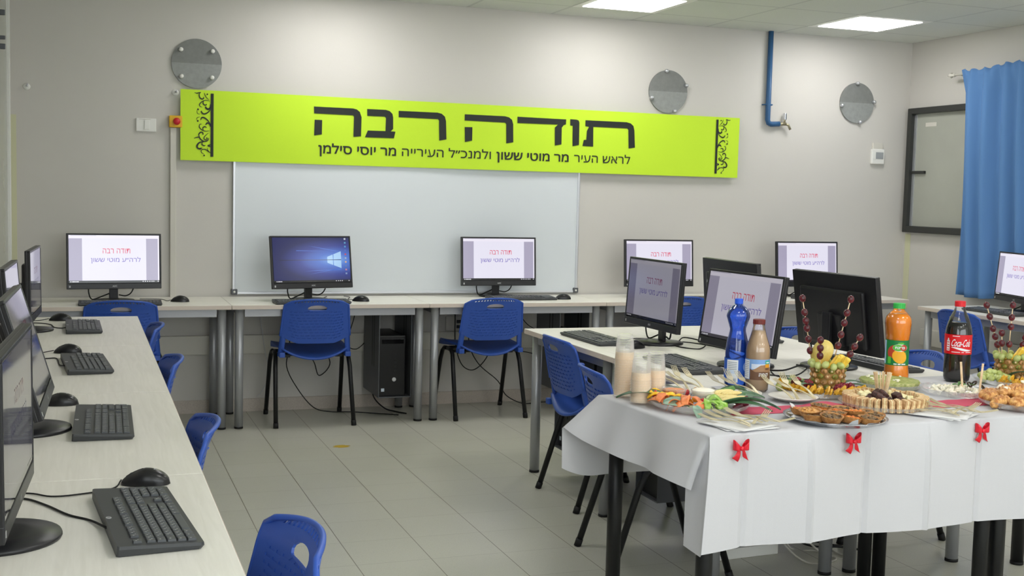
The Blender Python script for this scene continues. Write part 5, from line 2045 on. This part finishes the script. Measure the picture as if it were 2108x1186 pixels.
for i in range(18):
    a = rr.uniform(-.5, 3.6)
    q = rr.uniform(.055, .095)
    item(CHE, 'cheese_cube', 'pale cheese cube behind the dark bread inside the bread ring', 'cheese', 'pale cheese cubes on the bread platter', S(q * math.cos(a), q * math.sin(a), .022 + .012 * (i % 2)), (rr.uniform(-.5, .5), rr.uniform(-.5, .5), rr.uniform(0, 6.3)))
pc = S(-.012, .055, .012)
cp = MB()
cp.lathe([(.0001, .001), (.018, .001), (.024, .045), (.0245, .046)], M['cup'], 24, caps=False)
tag(cp.obj('pick_cup', None, pc), 'little clear cup holding flat wooden sticks among bread fingers', 'cup')
pk = MB()
pk.box((0, 0, .0475), (.0062, .0016, .095), M['pick'], .0006)
PK = pk.mesh('wooden_stick')
for i in range(20):
    a, q = rr.uniform(0, 6.28), .012 * math.sqrt(rr.random())
    lean = .02 + q * 14
    item(PK, 'wooden_stick', 'flat pale wooden stick standing in the little clear cup', 'stick', 'wooden sticks in the clear cup', (pc[0] + q * math.cos(a), pc[1] + q * math.sin(a), pc[2] + .002), (Matrix.Rotation(a, 3, 'Z') @ Matrix.Rotation(lean, 3, 'Y') @ Matrix.Rotation(rr.uniform(-1.4, 1.4), 3, 'Z')).to_euler())

# ---- white cheese platter
Q = Frame(3.055, -4.225, -41)
platter('serving_platter', 'clear platter of white cheese cubes beside the pastries', Q(0, 0), .125, .022)
wc = MB()
wc.box((0, 0, 0), (.016, .015, .013), M['whitecheese'], .002)
WC = wc.mesh('white_cheese_cube')
for i in range(64):
    a, q = rr.uniform(0, 6.28), .092 * math.sqrt(rr.random())
    item(WC, 'white_cheese_cube', 'white cheese cube heaped on the clear platter by the pastries', 'cheese', 'white cheese cubes', Q(q * math.cos(a), q * math.sin(a), .011 + .026 * rr.random() * (1 - q / .11)), (rr.uniform(-.6, .6), rr.uniform(-.6, .6), rr.uniform(0, 6.3)), rr.uniform(.8, 1.2))
ol = MB()
for i in range(18):
    pass
ol.grid(lambda u, v: ((.009 + .0032 * math.cos(v * 2 * PI)) * math.cos(u * 2 * PI), (.009 + .0032 * math.cos(v * 2 * PI)) * math.sin(u * 2 * PI), .0032 * math.sin(v * 2 * PI)), 18, 8, M['olive'])
OL = ol.mesh('olive_ring')
for i, (r, d, z) in enumerate(((.045, -.01, .04), (.09, -.02, .034), (.02, .02, .04), (.06, .02, .042))):
    item(OL, 'olive_ring', 'dark olive ring on the white cheese cubes', 'olive', 'olive rings on the cheese', Q(r, d, z), (.9, .3, i))
gs_ = curl_mesh('cucumber', .03, .012, .006, .0012, .4).mesh('green_garnish')
for i, (r, d, z) in enumerate(((.0, -.03, .036), (.025, -.02, .038), (.05, -.015, .036), (.01, .0, .04))):
    item(gs_, 'green_garnish', 'curl of green garnish on the white cheese cubes', 'garnish', 'green garnish on the cheese', Q(r, d, z), (.3, .3, i * 1.3))
pk = MB()
pk.box((0, 0, .05), (.0075, .0025, .10), M['pick'], .0008)
PK2 = pk.mesh('wooden_stick')
item(PK2, 'wooden_stick', 'wooden stick stuck upright in white cheese, leaning one of the two', 'stick', None, Q(.022, -.03, .022), (0, -.1, Q.a))
item(PK2, 'wooden_stick', 'wooden stick stuck upright in white cheese, closer to the pastries', 'stick', None, Q(.078, -.04, .022), (0, .07, Q.a + .3))

# ---- pastries
C = Frame(3.135, -4.50, -42)
platter('serving_platter', 'clear platter piled with golden pastries, cut by the frame edge', C(0, 0), .172, .022)


def pastry(seed):
    q = random.Random(seed)
    b = MB()
    L = q.uniform(.062, .078)
    def f(u, v):
        s = 2 * u - 1
        rad = .021 * math.sqrt(max(0, 1 - abs(s) ** 2.2)) * (1 + .16 * math.sin(u * 34 + .8 * math.sin(v * 6.28))) + .001
        a = v * 2 * PI
        return (s * L / 2, .012 * s * s + rad * math.cos(a) * 1.1, rad * math.sin(a) * .8 + .004 * math.cos(s * 2))
    b.grid(f, 30, 14, M['pastry'])
    return b.mesh('pastry')


PS = [pastry(i) for i in range(4)]
i = 0
for ring, cnt, z in ((.135, 14, .026), (.085, 9, .042), (.035, 4, .056)):
    for k in range(cnt):
        a = 2 * PI * k / cnt + ring * 9
        item(PS[i % 4], 'pastry', 'golden flaky pastry on the heaped platter at the frame edge', 'pastry', 'golden pastries', C(ring * math.cos(a), ring * math.sin(a), z + rr.uniform(-.003, .003)), (rr.uniform(-.3, .3), rr.uniform(-.3, .3), C.a + a + rr.uniform(-.5, .9)), rr.uniform(.9, 1.08))
        i += 1
wl = MB()
wl.ball((0, 0, 0), (.020, .011, .006), M['whitecheese'], 12, 6)
WL = wl.mesh('white_cream_dab')
for i, (r, d, z) in enumerate(((-.075, -.035, .060), (-.03, -.07, .056), (.03, -.03, .07), (-.10, .05, .055), (.08, -.06, .06), (-.02, .04, .075), (-.06, .09, .055))):
    item(WL, 'cheese_slice', 'white cheese slice tucked between the golden pastries', 'cheese', 'white cheese slices among pastries', C(r, d, z), (.4, .3, i * 1.2))

# ---- green quiche in its dish
K = Frame(2.90, -4.055, -38)
platter('quiche_dish', 'clear fluted dish holding the green quiche behind the bread fingers', K(0, 0), .118, .020)
qm = MB()
n = 60
vs, rows = [], [(.085, .002), (.095, .003), (.105, .024), (.104, .029), (.085, .031), (.05, .034), (.002, .035)]
for r, z in rows:
    for i in range(n):
        q = r * (1 + (.022 if i % 4 < 2 else -.012) * (r > .09))
        vs.append((q * math.cos(2 * PI * i / n), q * math.sin(2 * PI * i / n), z))
tq = thing('quiche', 'round green vegetable quiche with white cheese bits behind the bread fingers', 'quiche', K(0, 0, .003))
qm.add(vs, [(j * n + i, j * n + (i + 1) % n, (j + 1) * n + (i + 1) % n, (j + 1) * n + i) for j in range(3) for i in range(n)] + [tuple(range(n - 1, -1, -1))], M['quicheside'], True)
qm.obj('quiche_side', tq)
qt = MB()
qt.add(vs, [(j * n + i, j * n + (i + 1) % n, (j + 1) * n + (i + 1) % n, (j + 1) * n + i) for j in range(3, 6) for i in range(n)], M['quiche'], True)
qt.obj('quiche_top', tq)
for i in range(16):
    a, q = rr.uniform(0, 6.28), .09 * math.sqrt(rr.random())
    b = MB()
    b.ball((0, 0, 0), (rr.uniform(.004, .011), rr.uniform(.003, .007), .003), M['whitecheese'], 8, 5)
    b.obj('cheese_bit', tq, (q * math.cos(a), q * math.sin(a), .034), (0, 0, a))

# ---- fruit platters with hollowed pineapples
gp = MB()
gp.ball((0, 0, 0), (.0125, .0125, .0155), M['grape'], 14, 9)
GR = gp.mesh('green_grape')
gp = MB()
gp.ball((0, 0, 0), (.0122, .0122, .0142), M['redgrape'], 14, 9)
RG = gp.mesh('red_grape')
ss = MB()
ss.prism([(0, 0), (.034, -.011), (.037, 0), (.034, .011)], .006, M['starslice'])
STS = ss.mesh('fruit_slice')
fs_ = MB()
fs_.box((0, 0, .03), (.019, .015, .062), M['pineflesh'], .004)
PST = fs_.mesh('pineapple_stick')
rb = MB()
q = random.Random(9)
for i in range(26):
    z = 1 - 2 * (i + .5) / 26
    a = i * 2.4
    s_ = math.sqrt(1 - z * z)
    rb.ball((.013 * s_ * math.cos(a), .013 * s_ * math.sin(a), .012 * z), .0062, M['raspberry'], 8, 5)
RB = rb.mesh('red_berry')
LV = leaf_mesh('palmleaf', .085, .03, .012)
LV2 = leaf_mesh('purpleleaf', .05, .022, .004)


def pineapple(label, p, r, h):
    t = thing('pineapple', label, 'pineapple', p, facing(p[0], p[1]), 'hollowed pineapples')
    b = MB()
    b.lathe([(.002, 0), (r * .92, 0), (r * .99, h * .3), (r, h * .7), (r * .97, h), (r * .8, h * .985), (r * .78, h * .8), (.002, h * .8)], M['pinerind'], 40)
    b.obj('rind', t)
    fl = MB()
    fl.lathe([(r * .80, h * .99), (r * .76, h * .82), (.002, h * .82), (.002, h * .83)], M['pineflesh'], 30, caps=False)
    fl.obj('flesh', t)
    e = MB()
    for j in range(4):
        for i in range(14):
            a = 2 * PI * (i + .5 * (j % 2)) / 14
            z = h * (.14 + .24 * j)
            q = Matrix.Rotation(a, 3, 'Z')
            rad = r * (.96 + .04 * min(1, z / h * 2))
            e.ball((rad * math.cos(a), rad * math.sin(a), z), (.0055, r * .205, h * .115), M['pineeye'] if (i + j) % 3 else M['pinegreen'], 8, 6, q)
            e.ball(((rad + .0045) * math.cos(a), (rad + .0045) * math.sin(a), z), (.003, .004, .004), M['pick'] if (i * j) % 4 == 0 else M['pinerind'], 6, 4, q)
    e.obj('rind_bumps', t)
    return t


def skewer(label, group, F, base, tip, grapes, y0=0.0):
    """BASE, TIP, GRAPES in (right, up) about the pineapple's rim; Y0 away from the camera"""
    t = thing('grape_skewer', label, 'skewer', F(base[0], y0, base[1]), 0, group)
    o = Vector(F(base[0], y0, base[1]))
    b = MB()
    pts = [Vector(F(p[0], y0, p[1])) - o for p in [base] + list(grapes[::-1]) + [tip]]
    b.tube([pts[0], pts[-1]], .0019, M['pick'], 6)
    b.obj('wooden_pick', t)
    d = (pts[-1] - pts[0]).normalized()
    qn = d.to_track_quat('Z', 'Y')
    for p in grapes:
        v = Vector(F(p[0], y0, p[1])) - o
        v = pts[0] + d * (v - pts[0]).dot(d)
        g_ = put(RG, 'red_grape', t, v)
        g_.rotation_euler = qn.to_euler()


def fruit_platter(which, c, deg, pin, sk, kz, heap, fan, zs=1.0):
    F = Frame(c[0], c[1], deg)
    platter('serving_platter', 'clear fruit platter around the pineapple ' + which, F(0, 0), .155, .018)
    pr, ph = .057, .080
    pp_ = F(*pin, .012)
    pineapple('hollowed pineapple filled with fruit ' + which, pp_, pr, ph)
    PF = Frame(pp_[0], pp_[1], deg, pp_[2])
    for i in range(13):
        a = 2 * PI * i / 13 + .2
        o = item(GR, 'green_grape', 'green grape on the rim of the pineapple ' + which, 'grape', 'rim grapes on pineapple ' + which, PF(.058 * math.cos(a), .058 * math.sin(a), ph + .008 + .004 * math.sin(i * 2.3)), (.9 * math.sin(a * 3), .9, deg + a))
    for i, (r, d, l1, l2, a) in enumerate(((.012, -.01, .35, .5, .2), (.03, -.005, .5, .25, .7), (.022, .012, .2, .55, 1.4), (.0, .0, -.1, .6, .1), (.035, -.02, .6, .6, .3))):
        item(PST, 'pineapple_stick', 'yellow pineapple stick standing in pineapple ' + which, 'fruit', 'pineapple sticks in pineapple ' + which, PF(r, d, ph * .84), (Matrix.Rotation(R(deg), 3, 'Z') @ Matrix.Rotation(l2, 3, 'Y') @ Matrix.Rotation(l1 * .4, 3, 'X') @ Matrix.Rotation(a, 3, 'Z')).to_euler())
    for i, (base, tip, gr, y0) in enumerate(sk):
        cv = lambda p: ((p[0]) * kz, ph + p[1] * kz)
        skewer('%s dark red grape skewer from the aisle in pineapple %s' % (['first', 'second', 'third', 'fourth', 'fifth'][i], which), 'grape skewers in pineapple ' + which, PF, cv(base), cv(tip), [cv(g_) for g_ in gr], y0)
    q = random.Random(int(c[0] * 100))
    for i in range(heap[4]):
        r, d = heap[0] + heap[2] * q.uniform(-1, 1), heap[1] + heap[3] * q.uniform(-1, 1)
        e = ((r - heap[0]) / heap[2]) ** 2 + ((d - heap[1]) / heap[3]) ** 2
        item(GR, 'green_grape', 'green grape in the heap beside the pineapple ' + which, 'grape', 'heaped green grapes beside pineapple ' + which, F(r, d, .018 + .026 * max(0, 1 - e) * q.uniform(.3, 1)), (q.uniform(0, 3), q.uniform(0, 3), q.uniform(0, 3)), q.uniform(.9, 1.1))
    for i in range(fan[3]):
        u = i / (fan[3] - 1)
        a = fan[0] + (fan[1] - fan[0]) * u
        rad = fan[2] + .017 * (i % 3)
        item(STS, 'fruit_slice', 'thin yellow fruit slice fanned before the pineapple ' + which, 'fruit', 'yellow fruit slices before pineapple ' + which, F(rad * math.cos(a), rad * math.sin(a), .010 + .008 * (i % 3)), (PI / 2 - q.uniform(.2, .6), q.uniform(-.5, -.1), R(deg) + a + q.uniform(-.5, .5)))
    return F, PF, ph


def zc(p):
    return (p[0] - 500, 700 - p[1])


W1 = 'by the vegetable end'
sk = [((345, 650), (232, 40), ((235, 75), (257, 207), (283, 285), (295, 355), (312, 458), (335, 565)), .01), ((424, 680), (420, 425), ((420, 445), (410, 520), (418, 592)), -.045),
      ((560, 600), (682, 40), ((677, 65), (640, 193), (628, 290), (592, 400), (572, 505)), .02), ((645, 670), (785, 390), ((775, 415), (730, 502), (700, 578)), 0.0)]
sk = [(zc(a), zc(b_), [zc(g_) for g_ in c_], y) for a, b_, c_, y in sk]
F, PF, ph = fruit_platter(W1, (2.573, -4.105), -35, (.02, .045), sk, .000378, (-.095, .02, .05, .06, 40), (-2.95, -.2, .088, 70))
ml = MB()
ml.ball((0, 0, 0), (.040, .022, .050), M['melon'], 20, 12)
ml.v = [(x + .012 * (z / .05), y, z * (1 - .18 * (x / .04 + 1) * .5)) for x, y, z in ml.v]
tag(ml.obj('melon_piece', None, PF(-.022, .012, ph + .046), (.15, -.25, PF.a)), 'pale yellow melon piece standing in the pineapple by the vegetable end', 'fruit')
for r, d, z in ((-.045, -.045, .034), (-.085, .0, .034), (.072, -.03, .028), (.095, -.02, .028), (.06, -.05, .026)):
    item(RB, 'red_berry', 'dark red bumpy berry at foot of pineapple by the vegetable end', 'berry', 'red berries on fruit platter', F(r, d, z), (r * 20, d * 30, 0), 1.1)
for r, d, z, a in ((-.06, .02, .03, 2.6), (-.05, -.01, .03, 3.3), (.06, .03, .026, .5), (.07, .0, .024, -.1), (-.02, -.04, .026, 4.0)):
    item(LV, 'green_leaf', 'dark green leaf at foot of pineapple by the vegetable end', 'leaf', 'dark leaves on fruit platter', F(r, d, z), (0, -.2, F.a + a))
for r, d, a in ((.10, -.035, -.3), (.115, -.02, .2), (.105, -.01, .6)):
    item(LV2, 'purple_leaf', 'dried purple leaf on fruit platter edge beside bread fingers', 'leaf', 'purple leaves on fruit platter', F(r, d, .02), (.3, -.1, F.a + a))
W2 = 'behind the cola bottle'


def zd(p):
    return (p[0] - 1525, 690 - p[1])


sk = [((1410, 680), (1235, 110), ((1225, 150), (1250, 275), (1300, 400), (1312, 490), (1340, 575)), .01), ((1425, 690), (1412, 400), ((1415, 420), (1422, 530)), -.04), ((1487, 660), (1507, 100), ((1503, 125), (1492, 258), (1508, 360), (1487, 548)), .0),
      ((1600, 640), (1670, 370), ((1655, 385), (1658, 470), (1625, 545), (1612, 590)), .015)]
sk = [(zd(a), zd(b_), [zd(g_) for g_ in c_], y) for a, b_, c_, y in sk]
F, PF, ph = fruit_platter(W2, (3.475, -4.06), -43, (-.015, .05), sk, .00036, (-.075, -.035, .06, .045, 34), (-1.9, .2, .088, 36))
for r, d, z, a in ((.03, .0, .03, -.2), (.05, .03, .028, .3), (-.02, -.01, .03, -.6), (.06, .0, .036, .1)):
    item(LV, 'green_leaf', 'dark green leaf at foot of pineapple behind the cola bottle', 'leaf', 'dark leaves behind the cola bottle', F(r, d, z), (0, -.2, F.a + a), 1.3)

# ---- on the floor
st = MB()
st.prism([(.045 * math.cos(a * PI / 9) * (1 + .3 * math.sin(a * 2.1)), .035 * math.sin(a * PI / 9)) for a in range(18)], .0006, M['stain'])
tag(st.obj('floor_stain', None, (1.483, -1.176, .0001)), 'small yellow stain on the grey floor tiles in the aisle', 'stain')
ps = thing('power_strip', 'white power strip box on floor under the food tables', 'power strip', (2.60, -3.545, 0), R(4))
MB().box((0, 0, .022), (.34, .09, .044), M['white'], .006).obj('strip_body', ps)
for i in range(4):
    MB().box((-.12 + .075 * i, 0, .0455), (.05, .05, .003), M['cream'], .001).obj('outlet', ps)
gu = 'loose cables under the food tables'
cable('pale cable coiled on floor under food tables', [(2.62, -3.45, .4), (2.74, -3.6, .10), (2.81, -3.72, .006), (2.95, -3.72, .006), (2.94, -3.6, .006), (2.85, -3.52, .02), (2.82, -3.48, .3)], .004, 'cream', gu)
cable('second pale cable dropping to the floor under food tables', [(2.80, -3.4, .55), (2.83, -3.5, .2), (2.92, -3.64, .02), (3.02, -3.74, .006), (3.0, -3.62, .006)], .004, 'cream', gu)
cable('black cable tangled on floor beside the white power strip', [(2.86, -3.45, .2), (2.82, -3.5, .1), (2.90, -3.58, .03), (3.04, -3.62, .02), (3.12, -3.64, .008), (2.97, -3.56, .03), (2.88, -3.5, .06)], .004, 'rubber', gu)
